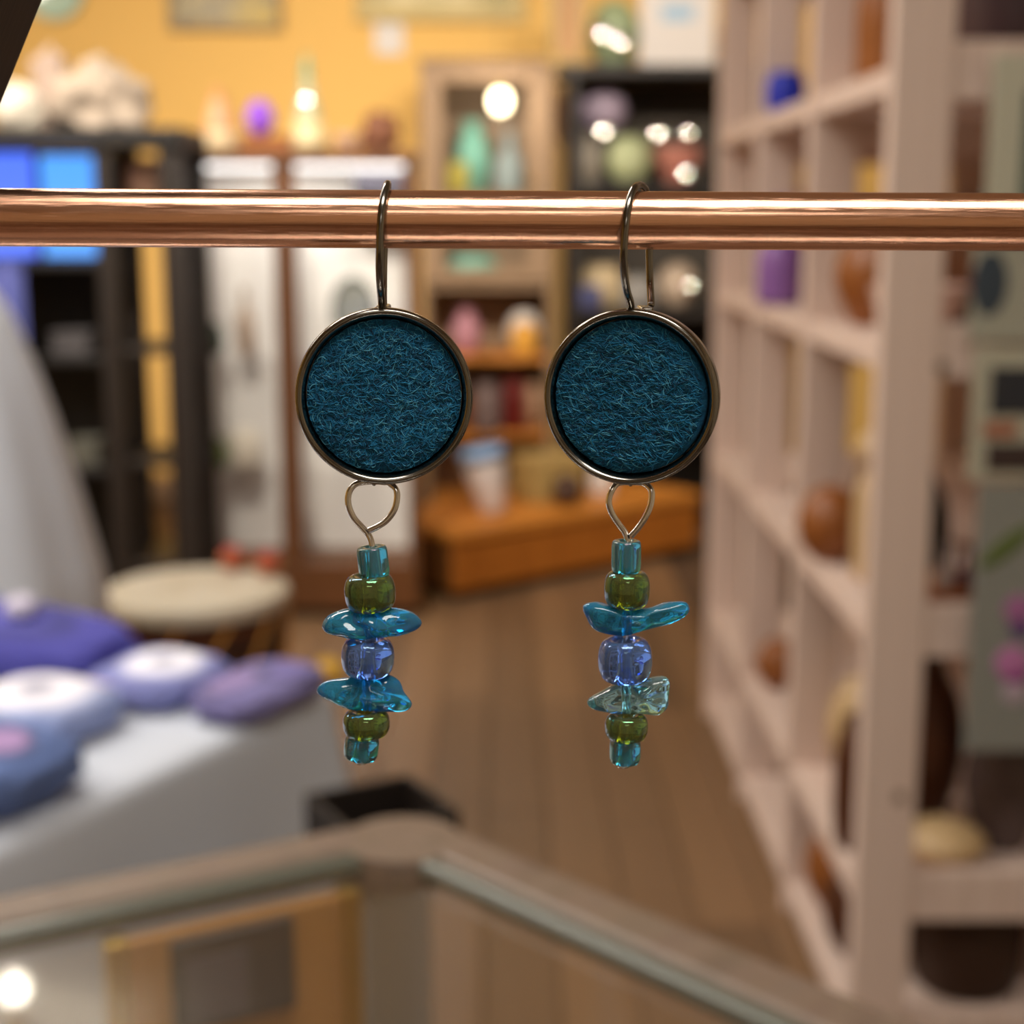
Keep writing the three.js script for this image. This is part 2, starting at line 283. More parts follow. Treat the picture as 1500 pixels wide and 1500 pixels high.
// pale lumps on top of the black unit
function lump(name, label, category, r, sx, sy, sz, amp, freq, mat, [x, y, z], sd) {
  const g = new THREE.SphereGeometry(r, 48, 32), p = g.attributes.position, v = V();
  for (let i = 0; i < p.count; i++) { v.fromBufferAttribute(p, i).normalize(); const k = 1 + amp * noise.noise(v.x * freq + sd, v.y * freq, v.z * freq + sd); v.multiplyScalar(r * k); v.set(v.x * sx, Math.max(v.y * sy, -r * sy * 0.72), v.z * sz); p.setXYZ(i, v.x, v.y, v.z); }
  g.computeVertexNormals(); const o = obj(name, g, mat); o.position.set(x, y + r * sy * 0.72 + 0.001, z); tag(o, label, category); return o;
}
lump('pale_boulder', 'big pale grey-pink lumpy rock on top of the black shelving', 'rock', 0.125, 1.0, 0.84, 0.7, 0.55, 1.7, std('#ac9c8c', 0.75), [-1.105, 1.448, -4.37], 2.3);
lump('pale_boulder', 'small rounded white stone on top of the black shelving at the picture edge', 'rock', 0.07, 0.95, 1.0, 0.8, 0.2, 1.5, std('#d2cabb', 0.6), [-1.3, 1.448, -4.265], 5.1);
lump('pale_boulder', 'pale pinkish upright rock behind the white stone on the black shelving', 'rock', 0.085, 0.62, 1.5, 0.6, 0.4, 1.9, std('#b09a8c', 0.7), [-1.262, 1.448, -4.44], 8.7);

// ---------------------------------------------------------------- white-lined cabinet with brown posts
{
  const t = thing('display_cabinet', 'brown-framed glass cabinet with white lining and small ornaments on top', 'cabinet', [0, 0, -4.6]), D = -0.235;
  obj('top_board', bx(-0.925, -0.252, 1.368, 1.403, D, 0.02), M.brown, t);
  obj('base', bx(-0.92, -0.257, 0.03, 0.17, D, 0.005), M.brown, t);
  for (const [a, b] of [[-0.92, -0.885], [-0.672, -0.607], [-0.284, -0.257]]) obj('post', bx(a, b, 0.171, 1.367, -0.04, 0), M.brown, t);
  obj('side_panel', bx(-0.92, -0.905, 0.171, 1.367, D, -0.041), M.brown, t); obj('side_panel', bx(-0.272, -0.257, 0.171, 1.367, D, -0.041), M.brown, t);
  obj('back_panel', bx(-0.904, -0.273, 0.171, 1.367, D, D + 0.012), M.linen, t);
  for (const y of [1.19, 0.8, 0.455]) obj('glass_shelf', bx(-0.903, -0.274, y - 0.006, y, D + 0.013, -0.045, 0.001), M.glass, t);
  for (const [a, b] of [[-0.884, -0.673], [-0.606, -0.285]]) obj('glass_door', bx(a, b, 0.172, 1.366, -0.016, -0.012, 0.001), M.glass, t);
  obj('foot', bx(-0.9, -0.27, 0, 0.029, D + 0.03, -0.03), M.black, t);
  obj('light_strip', bx(-0.88, -0.29, 1.352, 1.366, -0.075, -0.05, 0.003), glow(2.2, 2.1, 2), t);
  const l = new THREE.RectAreaLight(WARM, 34, 0.58, 0.025); l.position.set(-0.585, 1.348, -0.0625); l.rotation.x = -Math.PI / 2; t.add(l);
}
pot('wooden_figure', 'bottle', 0.028, 0.2, solid('#a8917c', 0.6), [-0.785, 0.8, -4.73], 'slim tan figurine on the glass shelf of the white-lined cabinet', 'figurine');
pot('pale_jar', 'jar', 0.05, 0.11, solid('#e4dccc', 0.5), [-0.8, 0.455, -4.73], 'cream jar on the lower glass shelf of the white-lined cabinet', 'jar');
pot('green_bud_vase', 'vase', 0.022, 0.09, solid('#5f7330', 0.5), [-0.866, 0.455, -4.69], 'small green vase on the lower glass shelf of the white-lined cabinet', 'vase');
pot('green_bud_vase', 'vase', 0.024, 0.1, solid('#27402f', 0.5), [-0.868, 0.8, -4.69], 'dark green vase on the middle glass shelf of the white-lined cabinet', 'vase');
{
  const t = thing('table_mirror', 'oval grey mirror in a dark ring on the glass shelf of the cabinet', 'mirror', [-0.45, 0.8012, -4.715]);
  obj('frame', new THREE.TorusGeometry(0.085, 0.008, 12, 48).scale(0.75, 1.1, 1).translate(0, 0.135, 0), solid('#4c5652', 0.4), t);
  obj('mirror', new THREE.CylinderGeometry(0.082, 0.082, 0.004, 48).rotateX(Math.PI / 2).scale(0.75, 1.1, 1).translate(0, 0.135, 0), std('#b9c0bc', 0.15, { metalness: 0.6 }), t);
  obj('base', lathe([[0, 0], [0.05, 0.001], [0.045, 0.012], [0.012, 0.02], [0.008, 0.045], [0, 0.045]]), solid('#4c5652', 0.4), t);
}
{
  const t = thing('navy_box', 'dark navy box on the top glass shelf of the cabinet', 'box', [-0.365, 1.191, -4.74]);
  obj('box', bx(-0.075, 0.075, 0, 0.13, -0.05, 0.05), solid('#2c2a36', 0.6), t); obj('lid', bx(-0.078, 0.078, 0.1305, 0.155, -0.053, 0.053), solid('#332f3c', 0.6), t);
}
// ornaments on top of the cabinet
const CT = 1.404;
{
  const t = thing('figurine', 'cream and pink robed figurine on top of the cabinet', 'figurine', [-0.835, CT, -4.68]);
  obj('base', P.jar(0.058, 0.06), solid('#d6bf98', 0.5), t); obj('body', turned([[0, 0.06], [0.045, 0.061], [0.034, 0.11], [0.02, 0.15], [0, 0.155]]), solid('#cf9a74', 0.5), t);
  obj('head', new THREE.SphereGeometry(0.017, 20, 14).translate(0, 0.166, 0), solid('#c98f62', 0.5), t);
}
pot('purple_vase', 'globe', 0.042, 0.1, solid('#8a4ad0', 0.35), [-0.713, CT + 0.045, -4.68], 'round violet glass ornament on a brown box on top of the cabinet', 'vase');
{
  const t = thing('trinket_box', 'low brown wooden box under the violet ornament', 'box', [-0.69, CT, -4.68]);
  obj('box', bx(-0.075, 0.075, 0, 0.03, -0.05, 0.05), wood1, t); obj('lid', bx(-0.078, 0.078, 0.0305, 0.045, -0.053, 0.053), wood1, t);
}
{
  const t = thing('pagoda_statue', 'tall green pointed statue on a cream stepped base on top of the cabinet', 'statue', [-0.572, CT, -4.68]);
  obj('base', [lathe([[0, 0], [0.058, 0.0], [0.056, 0.04], [0.045, 0.045], [0.043, 0.09], [0, 0.09]], 8)], solid('#d8c79c', 0.5), t);
  obj('body', turned([[0, 0.09], [0.036, 0.092], [0.03, 0.14], [0.018, 0.18], [0.014, 0.21], [0, 0.215]]), solid('#a9b090', 0.4), t);
  obj('spire', turned([[0, 0.21], [0.016, 0.211], [0.013, 0.24], [0.005, 0.275], [0, 0.285]]), solid('#5d8a6c', 0.35), t);
  obj('medallion', medallion(0.017, 0.11, -0.26).translate(0, 0.15, 0.034), M.medal, t);
}
pot('pale_bowl', 'bowl', 0.046, 0.05, solid('#c7a48c', 0.5), [-0.457, CT, -4.68], 'small pinkish bowl on top of the cabinet', 'bowl');
lump('carved_animal', 'dark brown carved lump with a peak on top of the cabinet', 'carving', 0.05, 1.1, 1.3, 0.8, 0.5, 2.2, solid('#6b3d22', 0.6), [-0.362, CT, -4.68], 1.2);

// ---------------------------------------------------------------- hutch with glass door
{
  const Zh = -6.0, t = thing('narrow_hutch', 'narrow light brown hutch with a glass door above open shelves', 'cabinet', [0, 0, Zh]), D = -0.36, a = -0.307, b = 0.199;
  obj('side_panel', bx(a, a + 0.025, 0, 1.78, D, 0), M.hutch, t); obj('side_panel', bx(b - 0.025, b, 0, 1.78, D, 0), M.hutch, t);
  obj('top_board', bx(a - 0.01, b + 0.01, 1.781, 1.8, D, 0.01), M.hutch, t);
  obj('back_panel', bx(a + 0.026, b - 0.026, 0, 1.78, D, D + 0.012), M.hutch, t);
  for (const y of [1.3, 0.96, 0.68, 0.375, 0.1]) obj('shelf', bx(a + 0.026, b - 0.026, y - 0.025, y, D + 0.013, -0.028), y < 0.9 ? M.orange : M.hutch, t);
  const d = obj('door', [bx(a + 0.026, a + 0.08, 0.97, 1.775, -0.024, 0), bx(b - 0.1, b - 0.026, 0.97, 1.775, -0.024, 0), bx(a + 0.08, b - 0.1, 1.715, 1.775, -0.024, 0), bx(a + 0.08, b - 0.1, 0.97, 1.02, -0.024, 0)], M.hutch, t);
  obj('glass_pane', bx(a + 0.081, b - 0.101, 1.021, 1.714, -0.014, -0.01, 0.001), M.glass, d); obj('knob', new THREE.SphereGeometry(0.012, 16, 12).translate(b - 0.085, 1.35, 0.011), M.brass, d);
}
pot('teal_vase', 'vase', 0.072, 0.28, solid('#6fae9c', 0.5), [-0.115, 1.3, -6.18], 'tall dull teal vase behind the glass door of the hutch', 'vase');
pot('yellow_green_jar', 'jar', 0.042, 0.12, solid('#a89a3c', 0.5), [-0.17, 1.3, -6.075], 'small yellow-green jar behind the glass door of the hutch', 'jar');
pot('grey_vase', 'bottle', 0.06, 0.24, solid('#8c9a9c', 0.5), [0.03, 1.3, -6.18], 'grey-blue bottle behind the glass door of the hutch', 'bottle');
pot('teal_vase', 'jar', 0.1, 0.1, solid('#6fb0a0', 0.5), [-0.118, 0.96, -6.16], 'low teal pot on the lower shelf behind the hutch glass', 'pot');
pot('pink_jar', 'vase', 0.06, 0.17, solid('#b07a86', 0.5), [-0.14, 0.68, -6.12], 'dusty pink vase on the open shelf of the hutch', 'vase');
pot('white_jar', 'globe', 0.07, 0.16, solid('#d9d0c8', 0.5), [0.09, 0.68, -6.2], 'white round jar on the open shelf of the hutch', 'jar');
pot('yellow_jar', 'jar', 0.05, 0.12, solid('#d79b3a', 0.5), [0.09, 0.68, -6.07], 'golden yellow jar in front of the white jar on the hutch shelf', 'jar');
pot('orange_basket', 'bowl', 0.09, 0.13, wood1, [-0.12, 0.375, -6.2], 'orange-brown wooden bowl on the lower shelf of the hutch', 'bowl');
pot('dark_red_canister', 'jar', 0.05, 0.2, solid('#6e1a14', 0.5), [0.045, 0.375, -6.12], 'dark red cylindrical canister on the lower shelf of the hutch', 'canister');
pot('grey_canister', 'jar', 0.055, 0.19, solid('#7d6a68', 0.5), [-0.06, 0.375, -6.06], 'grey-mauve canister beside the dark red one in the hutch', 'canister');
pot('pale_vase', 'vase', 0.045, 0.19, solid('#b58c6c', 0.5), [0.125, 0.375, -6.2], 'tan vase on the lower shelf of the hutch', 'vase');
// pendant bulb in front of the hutch
{
  const t = thing('pendant_bulb', 'lit round bulb hanging on a thin cord before the hutch', 'lamp', [-0.004, 1.635, -5.86]);
  obj('bulb', new THREE.SphereGeometry(0.034, 32, 24).scale(1, 1.2, 1), glow(9, 7.4, 4.4), t);
  obj('cap', lathe([[0, 0.07], [0.012, 0.069], [0.014, 0.045], [0.02, 0.03], [0, 0.03]], 20), M.brass, t);
  obj('cord', new THREE.CylinderGeometry(0.0015, 0.0015, CEIL - 1.635 - 0.07, 8).translate(0, 0.07 + (CEIL - 1.705) / 2, 0), M.metal, t);
  const l = new THREE.PointLight(WARMER, 0.15); l.shadow.radius = 1.2; t.add(l);
}

// ---------------------------------------------------------------- tall dark shelves behind the aisle
{
  const t = thing('dark_shelves', 'tall dark brown shelves crowded with glossy ornaments at the end of the aisle', 'shelving', [0, 0, -5.95]), D = -0.4, a = 0.255, b = 1.1;
  for (const x of [a, b - 0.03]) obj('side_panel', bx(x, x + 0.03, 0, 1.735, D, 0), M.darkwood, t);
  obj('back_panel', bx(a + 0.031, b - 0.031, 0, 1.735, D, D + 0.012), solid('#3f372f', 0.8), t);
  obj('top_board', bx(a - 0.04, b, 1.736, 1.772, D, 0.02), M.darkwood, t);
  for (const y of [1.335, 0.86, 0.4, 0.1]) obj('shelf', bx(a + 0.031, b - 0.031, y - 0.03, y, D + 0.013, -0.005), M.darkwood, t);
}
const DZ = -6.1;
{
  const t = thing('standing_frame', 'brown and gold standing picture frame on top of the dark shelves', 'picture frame', [0.25, 1.773, -6.0]);
  obj('frame', [bx(-0.07, 0.07, 0, 0.035, 0, 0.02), bx(-0.07, 0.07, 0.29, 0.32, 0, 0.02), bx(-0.07, -0.04, 0.035, 0.29, 0, 0.02), bx(0.04, 0.07, 0.035, 0.29, 0, 0.02)], std('#a8863e', 0.4), t);
  obj('print', bx(-0.04, 0.04, 0.035, 0.29, 0.004, 0.012, 0.001), std('#b78d62', 0.7), t);
  obj('stand', bx(-0.02, 0.02, 0, 0.2, -0.03, -0.001), M.darkwood, t);
}
{
  const t = thing('gift_box', 'white box with a pale blue label on top of the dark shelves', 'box', [0.67, 1.773, -6.08], -0.12);
  obj('box', bx(-0.14, 0.14, 0, 0.29, -0.09, 0.09), std('#d9d2ce', 0.6), t);
  obj('label', bx(-0.06, 0.06, 0.16, 0.22, 0.0905, 0.0925, 0.0008), std('#9dbcd6', 0.6), t);
}
pot('green_glass', 'globe', 0.1, 0.25, solid('#9aa884', 0.25), [0.43, 1.773, -6.12], 'pale green globe vase on top of the dark shelves', 'vase');
pot('mauve_vase', 'globe', 0.095, 0.17, solid('#b3a0b4', 0.4), [0.395, 1.5365, -6.2], 'mauve ball vase on a dark riser in the dark shelves', 'vase');
{ const t = thing('riser', 'dark wooden riser block under the mauve ball vase', 'stand', [0.379, 1.3355, -6.215]); obj('block', bx(-0.09, 0.09, 0, 0.185, -0.08, 0.08), M.darkwood, t); obj('top_board', bx(-0.092, 0.092, 0.186, 0.2, -0.0805, 0.0805), M.darkwood, t); }
pot('green_glass', 'globe', 0.09, 0.18, solid('#aeb58c', 0.3), [0.489, 1.336, -6.05], 'pale green ball vase on the second dark shelf', 'vase');
pot('grey_vase', 'vase', 0.05, 0.19, solid('#8f8578', 0.4), [0.34, 1.336, -6.06], 'grey-brown vase on the second dark shelf beside the side panel', 'vase');
pot('coral_bowl', 'bowl', 0.1, 0.14, solid('#b9796a', 0.4), [0.682, 1.336, -6.09], 'coral pink bowl on the second dark shelf', 'bowl');
pot('smoky_vase', 'globe', 0.08, 0.2, solid('#5b5648', 0.3), [0.575, 1.336, -6.25], 'smoky grey globe vase at the back of the second dark shelf', 'vase');
pot('cream_box', 'jar', 0.085, 0.16, solid('#c4ad88', 0.5), [0.4, 0.861, -6.15], 'cream canister on the third dark shelf', 'canister');
pot('blue_jar', 'jar', 0.045, 0.09, solid('#4c4f78', 0.4), [0.345, 0.861, -6.01], 'small slate-blue jar on the third dark shelf', 'jar');
pot('beige_globe', 'globe', 0.08, 0.17, solid('#b5a08c', 0.4), [0.692, 0.861, -6.09], 'beige globe vase on the third dark shelf', 'vase');
pot('grey_vase', 'jar', 0.07, 0.12, solid('#8c8884', 0.4), [0.538, 0.861, -6.06], 'grey jar on the third dark shelf', 'jar');
pot('dark_pot', 'globe', 0.1, 0.2, solid('#3a3530', 0.5), [0.66, 0.401, -6.06], 'dark grey globe pot on the low dark shelf', 'pot');
{
  const where = ['beside the white box on top of the dark shelves', 'leaning against the green vase on top of the dark shelves', 'behind the green vase on top of the dark shelves', 'above the coral bowl on the dark shelves', 'in front of the coral bowl on the dark shelves', 'beside the green ball vase on the dark shelves', 'between the green ball vase and the coral bowl', 'beside the beige globe vase on the third dark shelf'];
  [[0.83, 1.773, 1.803, -5.98], [0.445, 1.773, 1.866, -5.97], [0.37, 1.773, 1.9, -5.975], [0.745, 1.336, 1.543, -6.22], [0.717, 1.336, 1.377, -5.972], [0.39, 1.336, 1.536, -5.972], [0.6, 1.336, 1.523, -5.972], [0.735, 0.861, 0.95, -5.975]].forEach(([x, y, top, z], i) => {
    const t = thing('silver_medallion', 'domed silver medallion ' + where[i], 'medallion', [x, y + 0.001, z]), h = top - y;
    obj('disc', medallion(0.024, 0.15, top < 1.2 ? -0.28 : -0.2).translate(0, h, 0), M.medal, t);
    obj('stand', [lathe([[0, 0], [0.012, 0.0005], [0.01, 0.004], [0, 0.005]], 20), new THREE.CylinderGeometry(0.0015, 0.0015, h - 0.028, 8).translate(0, (h - 0.022) / 2, -0.002)], M.metal, t);
  });
}

// ---------------------------------------------------------------- low orange-wood platform
{
  const t = thing('low_platform', 'low orange-brown wooden platform with an overhanging top on the floor', 'platform', [-0.159, 0, -4.768], Math.atan2(0.77, 0.93)), L = 1.14, D = -0.42;
  obj('top_board', bx(0, L, 0.202, 0.232, D, 0.012), M.orange, t);
  obj('front_panel', bx(0.01, L - 0.01, 0.035, 0.201, -0.02, 0), std('#ffffff', 0.45, { map: grainTex([176, 104, 34], [120, 62, 14]) }), t);
  obj('side_panel', bx(0.01, 0.03, 0.035, 0.201, D, -0.021), M.brown, t); obj('side_panel', bx(L - 0.03, L - 0.01, 0.035, 0.201, D, -0.021), M.brown, t);
  obj('plinth', bx(0.04, L - 0.04, 0, 0.034, D + 0.03, -0.05), M.black, t);
}
{
  const t = thing('white_tub', 'tilted white tub with a pale blue lid on the low platform', 'tub', [-0.03, 0.242, -5.1]); t.rotation.z = 0.2;
  obj('tub', lathe([[0, 0], [0.045, 0.0], [0.075, 0.17], [0.07, 0.172], [0, 0.16]]), std('#ddd6d4', 0.6), t);
  obj('lid', lathe([[0, 0.173], [0.078, 0.1735], [0.078, 0.205], [0.07, 0.212], [0, 0.214]]), std('#8fb4e4', 0.5), t);
}
{
  const t = thing('kraft_box', 'olive-beige cardboard box on the low platform', 'box', [0.165, 0.2335, -5.37], 0.55);
  obj('box', bx(-0.11, 0.11, 0, 0.13, -0.07, 0.07), std('#a48850', 0.8), t); obj('lid', bx(-0.113, 0.113, 0.1305, 0.16, -0.073, 0.073), std('#ad9058', 0.8), t);
}
pot('white_jar', 'jar', 0.045, 0.1, solid('#d8ccc4', 0.5), [0.36, 0.2325, -5.44], 'small white jar on the low platform beside the cardboard box', 'jar');
pot('dark_pot', 'globe', 0.055, 0.11, solid('#43291a', 0.5), [0.225, 0.2325, -5.22], 'small dark brown pot on the low platform', 'pot');

// ---------------------------------------------------------------- drum
{
  const t = thing('drum', 'round hand drum with pale hide head and dark carved body', 'drum', [-0.607, 0, -2.97]);
  obj('drumhead', turned([[0, 0.5], [0.1, 0.5], [0.165, 0.498], [0.18, 0.492], [0.183, 0.482], [0.181, 0.462], [0.176, 0.46]], 56, 40), std('#cfc5b2', 0.75, { map: canvasTex(128, 128, (c, w, h) => { c.fillStyle = '#fff'; c.fillRect(0, 0, w, h); for (let i = 0; i < 90; i++) { c.globalAlpha = 0.12; c.fillStyle = i % 2 ? '#cbb898' : '#f2ead8'; c.fillRect(rnd() * w, rnd() * h, 20 + rnd() * 60, 2 + rnd() * 5); } c.globalAlpha = 1; }) }), t);
  obj('shell', turned([[0.172, 0.459], [0.165, 0.36], [0.12, 0.2], [0.1, 0.14], [0.12, 0.06], [0.14, 0.003], [0, 0]], 48, 40), wood2, t);
  obj('ring', new THREE.TorusGeometry(0.171, 0.007, 12, 56).rotateX(Math.PI / 2).translate(0, 0.4, 0), M.metal, t);
  for (let k = 0; k < 12; k++) { const a = k * Math.PI / 6, b = a + 0.26; obj('cord', tube([[Math.cos(a) * 0.183, 0.455, Math.sin(a) * 0.183], [Math.cos(b) * 0.178, 0.36, Math.sin(b) * 0.178], [Math.cos(a) * 0.142, 0.24, Math.sin(a) * 0.142]], 0.004, 12, 6), std('#c98a3a', 0.8), t); }
}
for (const [x, z, l] of [[-0.555, -3.09, 'small red woven ball on the far side of the drum head'], [-0.475, -3.045, 'small red woven ball at the edge of the drum head nearest the platform']])
  { const t = thing('red_ball', l, 'ball', [x, 0.5, z]); obj('ball', new THREE.SphereGeometry(0.026, 28, 20).translate(0, 0.0262, 0), solid('#a8382a', 0.7), t); obj('band', new THREE.TorusGeometry(0.0262, 0.003, 8, 36).rotateX(Math.PI / 2).translate(0, 0.0262, 0), solid('#c9a060', 0.7), t); }
pot('yellow_pot', 'globe', 0.04, 0.07, solid('#c79a10', 0.5), [-0.46, 0.0, -3.9], 'small mustard yellow pot on the floor behind the drum', 'pot');

// ---------------------------------------------------------------- grey draped form and cloth-covered table at the left
{
  const g = new THREE.CylinderGeometry(1, 1, 1, 120, 40, true), p = g.attributes.position;
  const prof = (y) => { const s = [[1.2, 0.01], [1.13, 0.08], [1.068, 0.1225], [0.969, 0.16], [0.893, 0.183], [0.77, 0.215], [0.633, 0.245], [0.3, 0.27], [0, 0.28]]; for (let i = 0; i < s.length - 1; i++) if (y <= s[i][0] && y >= s[i + 1][0]) { const k = (s[i][0] - y) / (s[i][0] - s[i + 1][0]); return s[i][1] + (s[i + 1][1] - s[i][1]) * k; } return 0.01; };
  for (let i = 0; i < p.count; i++) { const y = (p.getY(i) + 0.5) * 1.2, a = Math.atan2(p.getZ(i), p.getX(i)), f = (1.2 - y) * 0.009, r = prof(y) + f * Math.sin(a * 9 + 1.5 * Math.sin(a * 2)) ; p.setXYZ(i, Math.cos(a) * r, y, Math.sin(a) * r); }
  g.computeVertexNormals();
  const t = thing('draped_form', 'tall grey cloth cone draped over a stand behind the table', 'draped stand', [-0.905, 0.001, -2.45]);
  obj('drape', g, std('#d0d6e2', 0.95, { side: THREE.DoubleSide }), t);
  obj('knob', new THREE.SphereGeometry(0.018, 20, 14).translate(0, 1.2, 0), std('#b4b9c2', 0.9), t);
}
const corner = V(-0.185, 0.74, -1.525), along = V(-0.47, 0, 0.883).normalize(), deep = V(-0.883, 0, -0.47).normalize();
const TA = Math.atan2(along.z, -along.x);          // turn that takes -x to "along"
const onTable = (a, d, y) => corner.clone().addScaledVector(along, a).addScaledVector(deep, d).setY(y);
{
  const L = 1.1, D = 0.62;
  const t = thing('folding_table', 'plain table wholly covered by the pale tablecloth', 'table', [corner.x + along.x * L, 0, corner.z + along.z * L], TA);
  obj('tabletop', bx(0.015, L - 0.015, 0.7, 0.732, -D + 0.015, -0.015), M.oak, t);
  for (const [x, z] of [[0.08, -0.08], [L - 0.08, -0.08], [0.08, -D + 0.08], [L - 0.08, -D + 0.08]]) obj('leg', new THREE.CylinderGeometry(0.016, 0.014, 0.699, 16).translate(x, 0.3495, z), M.metal, t);
  // the cloth: flat top, rounded edge, folds that flare towards the floor
  const R = 0.03, loop = [], N = 260, per = 2 * (L + D);
  for (let i = 0; i < N; i++) {
    let s = (i / N) * per, x, z, nx = 0, nz = 0;
    if (s < L) { x = s; z = 0; nz = 1; } else if (s < L + D) { x = L; z = -(s - L); nx = 1; } else if (s < 2 * L + D) { x = L - (s - L - D); z = -D; nz = -1; } else { x = 0; z = -D + (s - 2 * L - D); nx = -1; }
    const cx = Math.min(x, L - x), cz = Math.min(-z, D + z), nearCorner = Math.max(0, 1 - Math.max(cx, cz) / 0.14 * (cx < cz ? 1 : 1));
    if (nearCorner > 0) { const v = new THREE.Vector2(x - L / 2 > 0 ? 1 : -1, z + D / 2 > 0 ? 1 : -1).normalize(); nx += v.x * nearCorner * 1.3; nz += v.y * nearCorner * 1.3; const q = Math.hypot(nx, nz); nx /= q; nz /= q; }
    loop.push([x, z, nx, nz, nearCorner, s]);
  }
  const rings = [[-0.3, 0.7402], [-0.012, 0.74], [0.0, 0.739], [0.008, 0.733], [0.012, 0.722], [0.014, 0.69], [0.02, 0.62], [0.03, 0.5], [0.042, 0.35], [0.055, 0.2], [0.068, 0.06]];
  const pos = [], uv = [], idx = [];
  rings.forEach(([o, y], k) => loop.forEach(([x, z, nx, nz, c, s]) => {
    const f = Math.max(0, 0.72 - y); let fold = f * (0.035 * Math.sin(s * 24 + 1.2 * Math.sin(s * 5)) + 0.1 * c);
    let px = x + nx * (o + fold), pz = z + nz * (o + fold);
    if (k === 0) { px = THREE.MathUtils.clamp(x, 0.28, L - 0.28); pz = -D / 2; }
    pos.push(px, y, pz); uv.push(s, y);
  }));
  for (let k = 0; k < rings.length - 1; k++) for (let i = 0; i < N; i++) { const j = (i + 1) % N, a = k * N + i, b = k * N + j, c = a + N, d = b + N; idx.push(a, c, b, b, c, d); }
  const g = new THREE.BufferGeometry(); g.setAttribute('position', new THREE.Float32BufferAttribute(pos, 3)); g.setAttribute('uv', new THREE.Float32BufferAttribute(uv, 2)); g.setIndex(idx); g.computeVertexNormals();
  const o = obj('tablecloth', g, std('#c6ccd8', 0.95, { side: THREE.DoubleSide })); o.position.set(corner.x + along.x * L, 0, corner.z + along.z * L); o.rotation.y = TA;
  tag(o, 'pale grey tablecloth hanging in folds to the floor', 'tablecloth');
}
function pouchTex(base, ring, spots) {
  return canvasTex(256, 256, (c, w, h) => {
    c.fillStyle = base; c.fillRect(0, 0, w, h);
    for (const [x, y, r, col] of spots) { const g = c.createRadialGradient(x * w, y * h, 0, x * w, y * h, r * w); g.addColorStop(0, col); g.addColorStop(0.6, col); g.addColorStop(1, 'rgba(0,0,0,0)'); c.globalAlpha = 0.9; c.fillStyle = g; c.fillRect(0, 0, w, h); }
    if (ring) { const [x, y, r, col] = ring; const g = c.createRadialGradient(x * w, y * h, r * w * 0.12, x * w, y * h, r * w); g.addColorStop(0, 'rgba(140,140,160,0.9)'); g.addColorStop(0.25, col); g.addColorStop(0.6, col); g.addColorStop(1, 'rgba(230,230,250,0)'); c.globalAlpha = 1; c.fillStyle = g; c.fillRect(0, 0, w, h); }
    c.globalAlpha = 1;
  });
}
function pouch(label, p, w, d, h, turn, tex, group) {
  const g = new THREE.SphereGeometry(1, 64, 40), q = g.attributes.position, uv = g.attributes.uv, se = (v, e) => Math.sign(v) * Math.pow(Math.abs(v), e);
  for (let i = 0; i < q.count; i++) {
    const x = q.getX(i), y = q.getY(i), z = q.getZ(i), n = 1 + 0.08 * noise.noise(x * 3 + p.x * 40, y * 3, z * 3 + p.z * 30);
    const X = se(x, 0.62) * w / 2 * n, Zz = se(z, 0.62) * d / 2 * n; let Y = se(y, 0.8) * h / 2 * (1 + 0.12 * Math.sin(X * 60) * 0.5);
    q.setXYZ(i, X, Math.max(Y, -h * 0.42), Zz); uv.setXY(i, X / w + 0.5, 0.5 - Zz / d);
  }
  g.computeVertexNormals();
  const o = obj('fabric_pouch', g, std('#ffffff', 0.9, { map: tex })); o.position.set(p.x, 0.741 + h * 0.42 + 0.0008, p.z); o.rotation.y = turn; tag(o, label, 'fabric pouch', group); return o;
}
const GR = 'padded dyed pouches on the cloth-covered table';
pouch('violet pouch at the far corner of the table', onTable(0.078, 0.022, 0), 0.15, 0.092, 0.036, TA, pouchTex('#7a74a8', null, [[0.3, 0.4, 0.3, 'rgba(150,130,180,1)'], [0.7, 0.7, 0.3, 'rgba(120,110,170,1)']]), GR);
pouch('periwinkle pouch with a white ring next to the violet corner pouch', onTable(0.098, 0.132, 0), 0.13, 0.116, 0.04, TA, pouchTex('#8288c4', [0.5, 0.55, 0.42, 'rgba(236,236,250,1)'], []), GR);
pouch('pale blue pouch with the largest white ring', onTable(0.238, 0.16, 0), 0.136, 0.135, 0.046, TA, pouchTex('#8f9fd2', [0.5, 0.5, 0.5, 'rgba(240,238,250,1)'], [[0.9, 0.7, 0.2, 'rgba(200,160,170,1)']]), GR);
pouch('slate-blue pouch with pink blotches nearest the counter', onTable(0.387, 0.085, 0), 0.145, 0.16, 0.06, TA, pouchTex('#5d72a8', null, [[0.5, 0.7, 0.22, 'rgba(176,140,190,1)'], [0.2, 0.5, 0.2, 'rgba(150,130,190,1)'], [0.8, 0.2, 0.25, 'rgba(110,140,190,1)']]), GR);
pouch('flat indigo-violet cushion lying across the back of the table', onTable(0.08, 0.385, 0), 0.15, 0.36, 0.06, TA, pouchTex('#4c4ba4', null, [[0.4, 0.5, 0.4, 'rgba(84,84,170,1)']]), GR);
for (const [a, d, l] of [[0.085, 0.33, 'white fluffy tuft on the indigo cushion beside the grey cone'], [0.095, 0.47, 'white fluffy tuft on the indigo cushion towards the picture edge']]) {
  const q = onTable(a, d, 0); lump('white_tuft', l, 'pompom', 0.017, 1, 0.7, 1, 0.35, 5, std('#dcd6ea', 0.95), [q.x, 0.797, q.z], a * 40);
}

